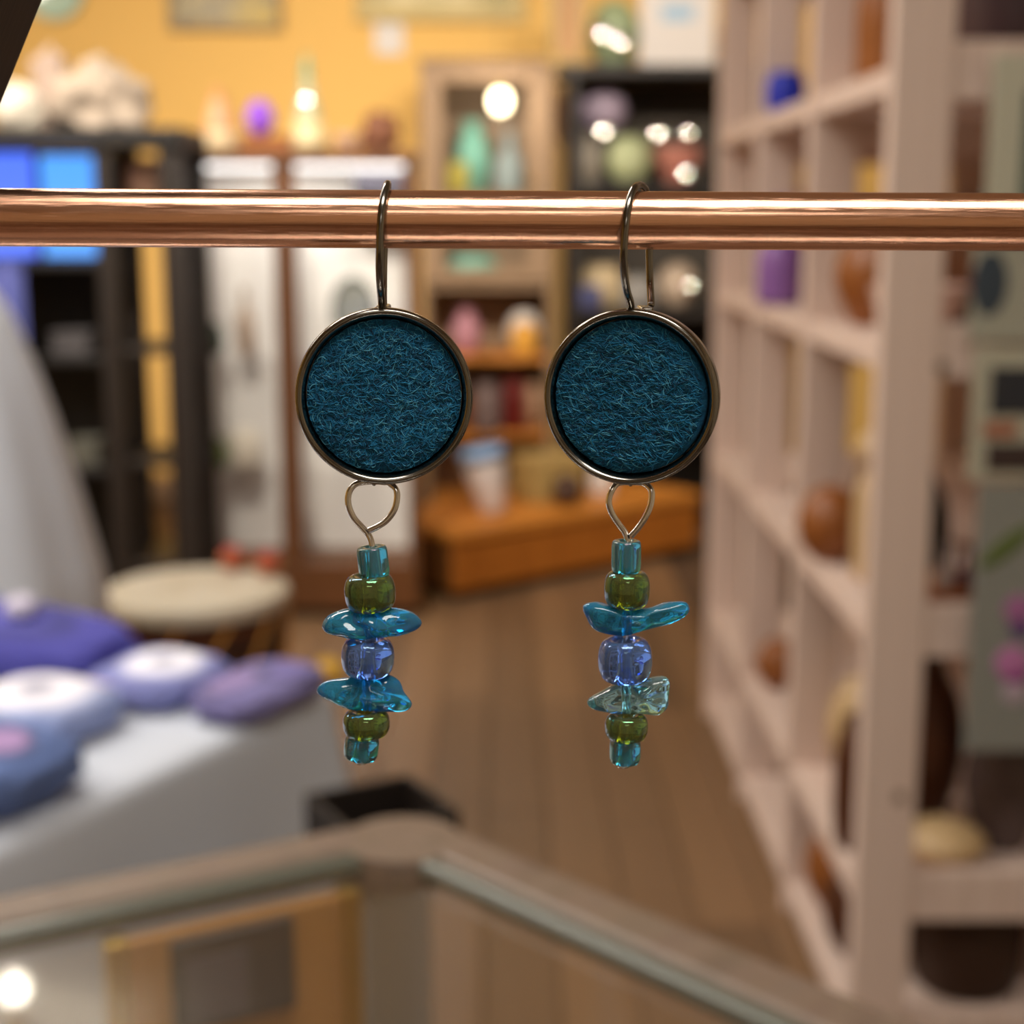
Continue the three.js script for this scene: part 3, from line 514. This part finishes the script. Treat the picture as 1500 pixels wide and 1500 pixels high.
// slender plinth between table and counter
{
  const t = thing('wooden_plinth', 'slender wooden plinth with a dark recessed top behind the counter corner', 'stand', [-0.103, 0, -1.235], 0.5); t.scale.y = 1.022;
  obj('column', bx(-0.032, 0.032, 0.012, 0.67, -0.032, 0.032), std('#8d8578', 0.7), t); obj('base', bx(-0.045, 0.045, 0, 0.0115, -0.045, 0.045), M.oak, t);
  obj('rim', [bx(-0.05, 0.05, 0.671, 0.715, 0.045, 0.05, 0.001), bx(-0.05, 0.05, 0.671, 0.715, -0.05, -0.045, 0.001), bx(-0.05, -0.045, 0.671, 0.715, -0.0449, 0.0449, 0.001), bx(0.045, 0.05, 0.671, 0.715, -0.0449, 0.0449, 0.001)], M.darkwood, t);
  obj('recess', bx(-0.0445, 0.0445, 0.671, 0.68, -0.0445, 0.0445), M.black, t);
}

// ---------------------------------------------------------------- glass counter under the rod
const GT = 0.95;
{
  const C = V(-0.044, 0, -0.632), dl = V(-0.882, 0, 0.471), dr = V(0.69, 0, 0.724);
  const A = C.clone().addScaledVector(dl, 1.0), B = C.clone().addScaledVector(dr, 0.84);
  const ring = [A, C, B, V(B.x, 0, 0.14), V(A.x, 0, 0.14)];
  const t = thing('glass_counter', 'angled glass-topped jewellery counter with brownish wooden rim', 'counter', [0, 0, 0]);
  const shape = (pts) => new THREE.Shape(pts.map((p) => new THREE.Vector2(p.x, -p.z)).reverse());
  const inset = (k) => { const c = V(-0.15, 0, -0.1); return ring.map((p) => p.clone().lerp(c, k)); };
  const slab = (pts, y0, y1) => new THREE.ExtrudeGeometry(shape(pts), { depth: y1 - y0, bevelEnabled: false }).rotateX(-Math.PI / 2).translate(0, y0, 0);
  const bar = (p, q, off, w, y0, y1) => { const d = q.clone().sub(p), len = d.length(), a = Math.atan2(-d.z, d.x); return new RoundedBoxGeometry(len, y1 - y0, w, 2, Math.min(0.004, w * 0.4, (y1 - y0) * 0.4)).translate(len / 2, (y0 + y1) / 2, off).rotateY(a).translate(p.x, 0, p.z); };
  const rimMat = std('#ffffff', 0.42, { map: grainTex([116, 98, 84], [86, 71, 59]) });
  for (let i = 0; i < 5; i++) obj('rim', bar(ring[i], ring[(i + 1) % 5], -0.012, 0.026, 0.938, 0.953), rimMat, t);
  for (let i = 0; i < 2; i++) obj('edge_trim', bar(ring[i], ring[i + 1], 0.006, 0.009, 0.944, 0.9525), M.greenEdge, t);
  obj('corner_block', new THREE.CylinderGeometry(0.0255, 0.0255, 0.0145, 32).translate(C.x, 0.9455, C.z), rimMat, t);
  obj('glass_top', slab(inset(0.018), 0.9455, 0.9505), M.glass, t);
  for (let i = 0; i < 2; i++) obj('glass_side', bar(ring[i], ring[i + 1], -0.004, 0.004, 0.7, 0.937), M.glass, t);
  obj('body', slab(inset(0.01), 0.04, 0.699), rimMat, t);
  obj('plinth', slab(inset(0.08), 0, 0.039), M.black, t);
}
{
  const a = Math.atan2(-0.471, -0.882);              // parallel to the far rim
  const q = (k, d) => V(-0.044 - 0.882 * k + 0.471 * d, 0, -0.632 + 0.471 * k + 0.882 * d);
  const p = q(0.088, 0.0165), t = thing('display_board', 'orange wooden display board with a dark framed print and brass edges inside the counter', 'display board', [p.x, 0.7005, p.z], Math.atan2(0.471, 0.882));
  obj('board', bx(-0.0375, 0.051, 0, 0.2415, -0.004, 0.004, 0.001), std('#ffffff', 0.5, { map: grainTex([170, 122, 66], [128, 84, 38]) }), t);
  for (const x of [-0.042, 0.0555]) obj('brass_edge', bx(x - 0.0045, x + 0.0045, 0, 0.243, -0.005, 0.005, 0.001), M.brass, t);
  const f = obj('framed_print', bx(-0.022, 0.0285, 0.2, 0.2395, 0.0045, 0.009, 0.001), solid('#2c2b30', 0.5), t);
  obj('mount', bx(-0.018, 0.008, 0.204, 0.232, 0.0095, 0.011, 0.0005), solid('#4a4650', 0.6), f);
}

// ---------------------------------------------------------------- rod stand
const RODZ = -0.169, RODY = 1.2195, RODR = 0.0031, TILT = -0.0046;
{
  const bump = canvasTex(1024, 256, (c, w, h) => { c.fillStyle = '#808080'; c.fillRect(0, 0, w, h); for (let i = 0; i < 5200; i++) { const v = 128 + (rnd() - 0.5) * 120; c.globalAlpha = 0.28; c.fillStyle = hex(v, v, v); c.fillRect(rnd() * w, rnd() * h, 8 + rnd() * 46, 1 + rnd() * 2); } c.globalAlpha = 1; }, false, 4, 1);
  const rough = canvasTex(512, 128, (c, w, h) => { c.fillStyle = '#5c5c5c'; c.fillRect(0, 0, w, h); for (let i = 0; i < 1600; i++) { const v = 70 + rnd() * 70; c.globalAlpha = 0.3; c.fillStyle = hex(v, v, v); c.fillRect(rnd() * w, rnd() * h, 6 + rnd() * 40, 1 + rnd()); } c.globalAlpha = 1; }, false, 5, 1);
  const copper = std(new THREE.Color().setRGB(0.95, 0.53, 0.35), 0.47, { metalness: 1, roughnessMap: rough, bumpMap: bump, bumpScale: 0.00003 });
  const ebony = std('#ffffff', 0.6, { map: grainTex([58, 46, 42], [20, 15, 14], 256, 256, 400) });
  bump.repeat.x = 9; rough.repeat.x = 11;
  const t = thing('earring_stand', 'earring stand with a copper rod held by dark wooden side boards', 'jewellery stand', [0, GT + 0.0015, RODZ]);
  const rod = obj('copper_rod', new THREE.CylinderGeometry(RODR, RODR, 0.42, 96, 1).rotateZ(Math.PI / 2).translate(0.12, 0, 0), copper, t); rod.userData.label = 'polished copper rod';
  rod.position.set(0, RODY - GT - 0.0015, 0); rod.rotation.z = TILT;
  const lean = 0.444, side = new RoundedBoxGeometry(0.03, 0.5, 0.02, 3, 0.0018);
  side.translate(-0.015, 0, 0).rotateZ(-lean); obj('side_board', side.translate(-0.0547, 1.2422 - GT - 0.0015, -0.01), ebony, t);
  obj('side_board', new RoundedBoxGeometry(0.02, 0.5, 0.02, 3, 0.0018).translate(0.32, 0.251, 0), ebony, t);
  obj('base_board', bx(-0.2, 0.34, 0, 0.012, -0.022, 0.022, 0.002), ebony, t);
}

// ---------------------------------------------------------------- earrings
const gun = std(new THREE.Color().setRGB(0.23, 0.215, 0.19), 0.17, { metalness: 1, bumpMap: canvasTex(128, 128, (c, w, h) => { c.fillStyle = '#808080'; c.fillRect(0, 0, w, h); for (let i = 0; i < 300; i++) { const v = 100 + rnd() * 56; c.globalAlpha = 0.3; c.fillStyle = hex(v, v, v); c.beginPath(); c.arc(rnd() * w, rnd() * h, 3 + rnd() * 8, 0, 7); c.fill(); } c.globalAlpha = 1; }, false, 6, 1), bumpScale: 0.00004 });
const silver = std(new THREE.Color().setRGB(0.76, 0.73, 0.69), 0.2, { metalness: 1 });
const feltTex = canvasTex(512, 512, (c, w, h) => {
  c.fillStyle = '#014f78'; c.fillRect(0, 0, w, h);
  for (let i = 0; i < 5200; i++) {
    const k = rnd(); c.globalAlpha = 0.12 + 0.2 * rnd(); c.strokeStyle = hex(0 + 30 * k * k, 34 + 76 * k, 58 + 84 * k); c.lineWidth = 1 + rnd() * 2.5;
    const x = rnd() * w, y = rnd() * h, a = rnd() * 6.3, l = 8 + rnd() * 26; c.beginPath(); c.moveTo(x, y); c.quadraticCurveTo(x + Math.cos(a) * l, y + Math.sin(a) * l, x + Math.cos(a + 0.9) * l * 1.7, y + Math.sin(a + 0.9) * l * 1.7); c.stroke();
  }
  c.globalAlpha = 1;
});
const felt = std('#ffffff', 1, { map: feltTex });
const fiberMat = phys('#ffffff', 0.8, { vertexColors: true });
const glassy = (color, att, dist, more = {}) => phys(color, 0.03, { transmission: 1, thickness: 0.003, ior: 1.5, attenuationColor: new THREE.Color(att), attenuationDistance: dist, ...more });
const G = {
  teal: glassy('#8fdcec', '#2a9fc0', 0.005, { iridescence: 1, iridescenceIOR: 1.6, iridescenceThicknessRange: [100, 330], transmission: 0.88 }),
  olive: glassy('#d6d98e', '#7c8a18', 0.0032, { iridescence: 1, iridescenceIOR: 1.75, iridescenceThicknessRange: [100, 390], transmission: 0.92 }),
  blue: glassy('#9cbcf8', '#6a94e0', 0.011, { iridescence: 1, iridescenceIOR: 1.6, iridescenceThicknessRange: [100, 215], transmission: 0.86 }),
  chip: glassy('#55c8f2', '#0c9ede', 0.0068, { transmission: 0.8, roughness: 0.05 }),
  pale: glassy('#c4ecf6', '#6cc4e0', 0.012, { transmission: 0.93 }),
};
// a drilled bead: closed profile turned about y, with a hole
function bead(w, h, hole, e) {
  const pts = [], n = 28, rm = (w / 2 + hole) / 2, ra = (w / 2 - hole) / 2;
  for (let i = 0; i <= n; i++) { const a = (i / n) * Math.PI * 2, s = (v) => Math.sign(v) * Math.pow(Math.abs(v), e); pts.push(new THREE.Vector2(rm + ra * s(Math.cos(a)), -(h / 2) * s(Math.sin(a)))); }
  pts[n].copy(pts[0]);
  const g = new THREE.LatheGeometry(pts.reverse(), 56); g.deleteAttribute('normal'); const m = mergeVertices(g, 1e-4); m.computeVertexNormals(); return m;
}
// a chip of glass: outline swollen into a pebble
function chip(outline, thick, sd, hx, flat = 0.5) {
  const c = new THREE.CatmullRomCurve3(outline.map(([x, y]) => V(x, y, 0)), true, 'centripetal'), n = 72, ringN = 12, b = c.getSpacedPoints(n).slice(0, n), ctr = V(0, 0, 0);
  b.reverse().forEach((p) => ctr.addScaledVector(p, 1 / n));
  const pos = [], idx = [], uv = [];
  const zed = (x, y, s, sign) => { const bulge = Math.pow(Math.max(0, 1 - s * s), flat) * thick / 2; return sign * bulge * (1 + 0.45 * noise.noise(x * 0.45 + sd, y * 0.6, sign * 2 + sd)) + 0.5 * noise.noise(x * 0.25 + sd, y * 0.3, sd * 2) * (1 - s * 0.3); };
  const row = (s, sign) => b.map((p) => { const x = ctr.x + (p.x - ctr.x) * s, y = ctr.y + (p.y - ctr.y) * s; pos.push(x, y, zed(x, y, s, sign)); uv.push(x, y); });
  const ss = []; for (let k = 0; k < ringN; k++) ss.push(Math.sin(((k + 0.35) / ringN) * Math.PI / 2));
  for (let k = 0; k < ringN; k++) row(ss[k], 1);
  row(1, 0);
  for (let k = ringN - 1; k >= 0; k--) row(ss[k], -1);
  const rows = 2 * ringN + 1;
  for (let k = 0; k < rows - 1; k++) for (let i = 0; i < n; i++) { const j = (i + 1) % n, a = k * n + i, d = k * n + j; idx.push(a, a + n, d, d, a + n, d + n); }
  for (const [k, sign] of [[0, 1], [rows - 1, -1]]) { const at = pos.length / 3; pos.push(ctr.x, ctr.y, zed(ctr.x, ctr.y, 0, sign)); uv.push(0, 0); for (let i = 0; i < n; i++) { const j = (i + 1) % n; sign > 0 ? idx.push(at, k * n + i, k * n + j) : idx.push(at, k * n + j, k * n + i); } }
  const g = new THREE.BufferGeometry(); g.setAttribute('position', new THREE.Float32BufferAttribute(pos, 3)); g.setAttribute('uv', new THREE.Float32BufferAttribute(uv, 2)); g.setIndex(idx); g.computeVertexNormals();
  const drill = new THREE.CylinderGeometry(0.55, 0.55, 20, 24).translate(hx, ctr.y, 0);
  const A = new Brush(g, G.chip), B = new Brush(drill, G.chip); A.updateMatrixWorld(); B.updateMatrixWorld();
  const ev = new Evaluator(); ev.useGroups = false; ev.attributes = ['position', 'normal', 'uv'];
  return ev.evaluate(A, B, SUBTRACTION).geometry;
}
function fibers(count, seed0, dir, spread, zAt, curl = 5.5) {
  seedState = seed0; const pos = [], nor = [], col = [], idx = [], cA = new THREE.Color('#013250'), cB = new THREE.Color('#0375a6'), cC = new THREE.Color('#63b4cf'), q = new THREE.Color();
  for (let f = 0; f < count; f++) {
    const r = 8.2 * Math.sqrt(rnd()), a0 = rnd() * 6.283; let x = r * Math.cos(a0), y = r * Math.sin(a0), a = dir + (rnd() - 0.5) * spread;
    const L = rr(0.6, 1.9), n = 7, w = rr(0.028, 0.06), bend = (rnd() - 0.5) * curl, lift = rr(-0.02, 0.12), k = rnd();
    q.copy(cA).lerp(cB, Math.min(1, k * 1.5)); if (k > 0.76) q.lerp(cC, (k - 0.76) * 3.2);
    const at = pos.length / 3;
    for (let i = 0; i <= n; i++) {
      const t = i / n; a += bend / n; x += Math.cos(a) * L / n; y += Math.sin(a) * L / n;
      const rad = Math.hypot(x, y); if (rad > 8.45) { x *= 8.45 / rad; y *= 8.45 / rad; }
      const z = zAt(x, y) + lift * Math.sin(t * Math.PI) + 0.01, nx = -Math.sin(a), ny = Math.cos(a), ww = w * (0.5 + 0.5 * Math.sin(Math.PI * (0.1 + 0.8 * t)));
      for (const [u, v] of [[1, -0.4], [0, 1], [-1, -0.4]]) { pos.push(x + nx * u * ww, y + ny * u * ww, z + v * ww); nor.push(nx * u * 0.8, ny * u * 0.8, 0.6); col.push(q.r, q.g, q.b); }
      if (i) for (let s = 0; s < 2; s++) { const o = at + (i - 1) * 3 + s, p = o + 3; idx.push(o, o + 1, p, o + 1, p + 1, p); }
    }
  }
  const g = new THREE.BufferGeometry(); g.setAttribute('position', new THREE.Float32BufferAttribute(pos, 3)); g.setAttribute('normal', new THREE.Float32BufferAttribute(nor, 3)); g.setAttribute('color', new THREE.Float32BufferAttribute(col, 3)); g.setIndex(idx); return g;
}
const bezelGeo = () => lathe([[0, -1.6], [8.6, -1.6], [9.35, -1.45], [9.68, -1.0], [9.76, 0.6], [9.72, 1.15], [9.55, 1.5], [9.3, 1.6], [9.05, 1.5], [8.8, 1.15], [8.66, 0.6], [8.62, -0.6], [8.6, -0.9], [0, -0.9]], 128).rotateX(Math.PI / 2);
const feltZ = (sd) => (x, y) => { const r = Math.hypot(x, y) / 8.6; return 0.2 + 0.8 * Math.pow(Math.max(0, 1 - Math.pow(r, 10)), 0.5) + 0.16 * noise.noise(x * 0.8 + sd, y * 0.8, sd) + 0.14 * noise.noise(x * 2.2 + sd, y * 2.2, sd * 3); };
function feltGeo(sd) {
  const zAt = feltZ(sd), pos = [], uv = [], idx = [], R = 70, N = 160;
  for (let k = 0; k <= R; k++) for (let i = 0; i <= N; i++) { const r = 8.56 * Math.pow(k / R, 0.8) * (1 + (k === R ? 0.012 * noise.noise(i * 0.5, sd, 0) : 0)), a = (i / N) * 6.2831853, x = r * Math.cos(a), y = r * Math.sin(a); pos.push(x, y, k === R ? -0.7 : zAt(x, y)); uv.push(x / 18 + 0.5, y / 18 + 0.5); }
  for (let k = 0; k < R; k++) for (let i = 0; i < N; i++) { const a = k * (N + 1) + i, b = a + N + 1; idx.push(a, b, a + 1, a + 1, b, b + 1); }
  const g = new THREE.BufferGeometry(); g.setAttribute('position', new THREE.Float32BufferAttribute(pos, 3)); g.setAttribute('uv', new THREE.Float32BufferAttribute(uv, 2)); g.setIndex(idx); g.computeVertexNormals(); return g;
}
function earring(cfg) {
  const t = thing('earring', cfg.label, 'earring', cfg.at), yaw = cfg.yaw;
  obj('bezel', mm(bezelGeo().rotateY(yaw)), gun, t).userData.label = 'gunmetal bezel cup';
  obj('felt_disc', mm(feltGeo(cfg.seed).rotateY(yaw)), felt, t).userData.label = 'teal felt disc';
  const fz = obj('felt_fibers', mm(fibers(cfg.fibers, cfg.seed * 977, cfg.dir, cfg.spread, feltZ(cfg.seed), cfg.curl).rotateY(yaw)), fiberMat, t); fz.userData.kind = 'stuff';
  const w = obj('ear_wire', [mm(tube(cfg.hook, 0.42, 120, 14)), mm(new THREE.SphereGeometry(0.43, 16, 12).translate(...cfg.hook[0])), mm(new THREE.SphereGeometry(0.43, 16, 12).translate(...cfg.hook[cfg.hook.length - 1]))], gun, t); w.userData.label = 'gunmetal leverback ear wire';
  obj('hinge', mm(new RoundedBoxGeometry(1.5, 1.5, cfg.hinge[3], 3, 0.3).translate(cfg.hinge[0], cfg.hinge[1], cfg.hinge[2])), gun, t);
  obj('eyelet', mm(new THREE.TorusGeometry(0.75, 0.28, 12, 32).rotateY(Math.PI / 2).translate(cfg.eye[0], cfg.eye[1] + 0.85, -1.15)), gun, t);
  obj('pin_wire', [mm(tube(cfg.loop, 0.36, 160, 12)), mm(lathe([[0, -0.25], [0.7, -0.2], [0.75, 0], [0.6, 0.2], [0, 0.25]], 24).translate(...cfg.pin))], silver, t).userData.label = 'looped silver wire';
  for (const b of cfg.beads) { const m = obj(b.name, mm(bead(b.w, b.h, 0.55, b.e).rotateZ(b.tilt ?? 0).translate(b.c[0], b.c[1], 0)), G[b.mat], t); m.userData.label = b.label; }
  for (const c of cfg.chips) { const m = obj('chip_bead', mm(chip(c.outline, c.thick, c.seed, c.hole, c.flat)), G[c.mat], t); m.userData.label = c.label; }
}
earring({
  label: 'teal felt earring whose ear wire is seen edge-on, with a lens-shaped chip bead', at: [-0.012966, 1.200393, RODZ], yaw: 0.077, seed: 3, fibers: 3400, dir: 0.3, spread: 6.3,
  hook: [[-0.04, 9.2, 0.2], [-0.07, 10.4, 0.8], [-0.05, 12, 2.6], [0.0, 14.2, 3.9], [0.1, 16.2, 4.35], [0.21, 18.4, 4.3], [0.4, 20.7, 3.5], [0.62, 22.25, 1.9], [0.7, 22.85, 0.1], [0.55, 22.75, -2.2], [0.3, 21.8, -4.6], [0.1, 19.5, -6.3], [-0.3, 15.5, -6.9], [-0.4, 11.5, -6.4], [-0.3, 9.6, -4.6]],
  hinge: [-0.2, 9.1, -2.6, 5], eye: [-1.4, -10.1],
  loop: [[-1.95, -15.1, 0.35], [-0.79, -14.53, 0.4], [0.04, -13.95, 0.35], [0.87, -12.87, 0.2], [1.21, -11.71, 0], [1.15, -10.64, -0.25], [0.43, -9.95, -0.6], [-0.87, -9.75, -0.9], [-2.17, -9.75, -0.9], [-3.47, -10.0, -0.6], [-4.14, -10.88, -0.35], [-4.25, -12.2, -0.3], [-3.71, -13.7, -0.3], [-2.75, -14.87, -0.3], [-2.11, -15.62, -0.25], [-1.68, -16.71, 0], [-1.62, -18.7, 0], [-1.9, -22.3, 0], [-2.1, -26, 0], [-2.34, -29.9, 0], [-2.5, -34, 0], [-2.66, -37.8, 0], [-3.25, -40.6, 0], [-3.32, -42.0, 0]],
  pin: [-3.35, -42.42, 0],
  beads: [
    { name: 'tube_bead', label: 'teal glass tube bead', w: 3.5, h: 3.5, e: 0.4, c: [-1.55, -18.74], mat: 'teal', tilt: 0.1 },
    { name: 'round_bead', label: 'olive green iridescent glass bead', w: 5.8, h: 4.1, e: 0.85, c: [-1.96, -22.3], mat: 'olive', tilt: 0.08 },
    { name: 'round_bead', label: 'periwinkle blue iridescent glass bead', w: 6.05, h: 4.25, e: 0.85, c: [-2.34, -29.9], mat: 'blue', tilt: -0.03 },
    { name: 'round_bead', label: 'small olive green glass bead', w: 5.4, h: 3.1, e: 0.85, c: [-2.66, -37.82], mat: 'olive', tilt: 0.06 },
    { name: 'tube_bead', label: 'short teal glass bead', w: 4.0, h: 2.9, e: 0.62, c: [-3.28, -40.68], mat: 'teal', tilt: -0.12 },
  ],
  chips: [
    { label: 'lens-shaped turquoise chip bead', outline: [[-7.5, -26.31], [-7.01, -25.25], [-5.51, -24.45], [-3.46, -24.15], [-1.04, -24.1], [1.18, -24.25], [3.03, -24.89], [3.85, -25.95], [3.38, -26.62], [1.51, -27.25], [-1.1, -27.6], [-3.72, -27.7], [-5.57, -27.4], [-7.05, -26.89]], thick: 5.2, seed: 1.3, hole: -2.05, flat: 0.5, mat: 'chip' },
    { label: 'wedge-shaped turquoise chip bead', outline: [[-8.23, -33.58], [-7.66, -32.99], [-6.99, -32.7], [-4.93, -32.41], [-2.68, -32.13], [-0.05, -32.05], [1.25, -32.82], [1.7, -33.99], [2.25, -34.78], [2.62, -35.56], [2.14, -36.2], [-0.5, -36.35], [-2.75, -36.25], [-4.82, -36.05], [-6.67, -35.15], [-8.15, -34.17]], thick: 3.6, seed: 4.1, hole: -2.5, flat: 0.5, mat: 'chip' },
  ],
});
earring({
  label: 'teal felt earring turned aside so both strands of its wire show, with a bow-shaped chip', at: [0.014368, 1.200296, RODZ], yaw: -0.27, seed: 8, fibers: 3400, dir: 2.85, spread: 1.7, curl: 2.4,
  hook: [[-0.19, 9.3, -0.2], [-0.35, 10.3, 0.5], [-0.88, 11.7, 2.0], [-1.28, 13.5, 3.4], [-1.46, 15.7, 4.3], [-1.3, 18.5, 4.35], [-0.92, 20.9, 3.4], [-0.3, 22.35, 1.7], [0.2, 22.75, 0.0], [0.9, 22.85, -2.0], [1.62, 22.2, -4.4], [2.05, 20.5, -6.0], [2.3, 16, -7.0], [2.45, 12, -6.8], [2.5, 9.8, -5.6]],
  hinge: [1.6, 9.0, -3.1, 5], eye: [0.1, -10.1],
  loop: [[0.1, -15.7, 0.3], [0.84, -14.81, 0.35], [1.72, -13.48, 0.3], [2.34, -11.82, 0.1], [2.32, -10.49, -0.2], [1.58, -9.85, -0.7], [0.11, -9.75, -0.9], [-1.35, -9.85, -0.8], [-2.08, -10.65, -0.4], [-2.39, -11.81, -0.3], [-2.04, -13.14, -0.3], [-1.13, -14.56, -0.3], [-0.46, -15.48, -0.2], [-0.2, -16.4, 0], [-0.33, -18.1, 0], [-0.22, -22, 0], [-0.2, -26, 0], [-0.3, -30.2, 0], [-0.15, -34.5, 0], [-0.1, -38.2, 0], [-0.2, -41, 0], [-0.36, -42.4, 0]],
  pin: [-0.37, -42.84, 0],
  beads: [
    { name: 'tube_bead', label: 'teal glass tube bead', w: 3.35, h: 3.6, e: 0.42, c: [-0.36, -18.07], mat: 'teal' },
    { name: 'round_bead', label: 'olive green iridescent glass bead', w: 5.2, h: 4.05, e: 0.85, c: [-0.22, -21.9], mat: 'olive' },
    { name: 'round_bead', label: 'periwinkle blue iridescent glass bead', w: 6.2, h: 4.9, e: 0.9, c: [-0.32, -30.2], mat: 'blue', tilt: 0.03 },
    { name: 'round_bead', label: 'small olive green glass bead', w: 5.0, h: 3.0, e: 0.85, c: [-0.05, -38.2], mat: 'olive' },
    { name: 'tube_bead', label: 'short teal glass bead', w: 3.6, h: 3.0, e: 0.6, c: [-0.17, -41.1], mat: 'teal' },
  ],
  chips: [
    { label: 'bow-shaped turquoise chip bead', outline: [[-5.19, -23.87], [-3.98, -23.45], [-1.94, -23.9], [-0.07, -24.1], [2.53, -24.07], [4.76, -23.46], [6.62, -23.5], [6.86, -24.46], [5.91, -25.42], [3.69, -26.22], [1.09, -26.86], [-0.4, -27.3], [-2.27, -27.14], [-3.95, -26.56], [-4.8, -25.21]], thick: 3.4, seed: 6.6, hole: -0.2, flat: 0.45, mat: 'chip' },
    { label: 'pale crystal-shaped chip bead', outline: [[-4.62, -35.11], [-2.94, -33.94], [-0.51, -32.95], [1.18, -32.75], [2.3, -32.5], [4.56, -32.39], [4.73, -34.55], [4.57, -35.92], [3.7, -36.65], [1.24, -36.55], [-0.46, -36.55], [-3.1, -36.2], [-4.33, -35.74]], thick: 3.6, seed: 9.2, hole: -0.15, flat: 0.4, mat: 'pale' },
  ],
});

renderer.render(scene, camera);
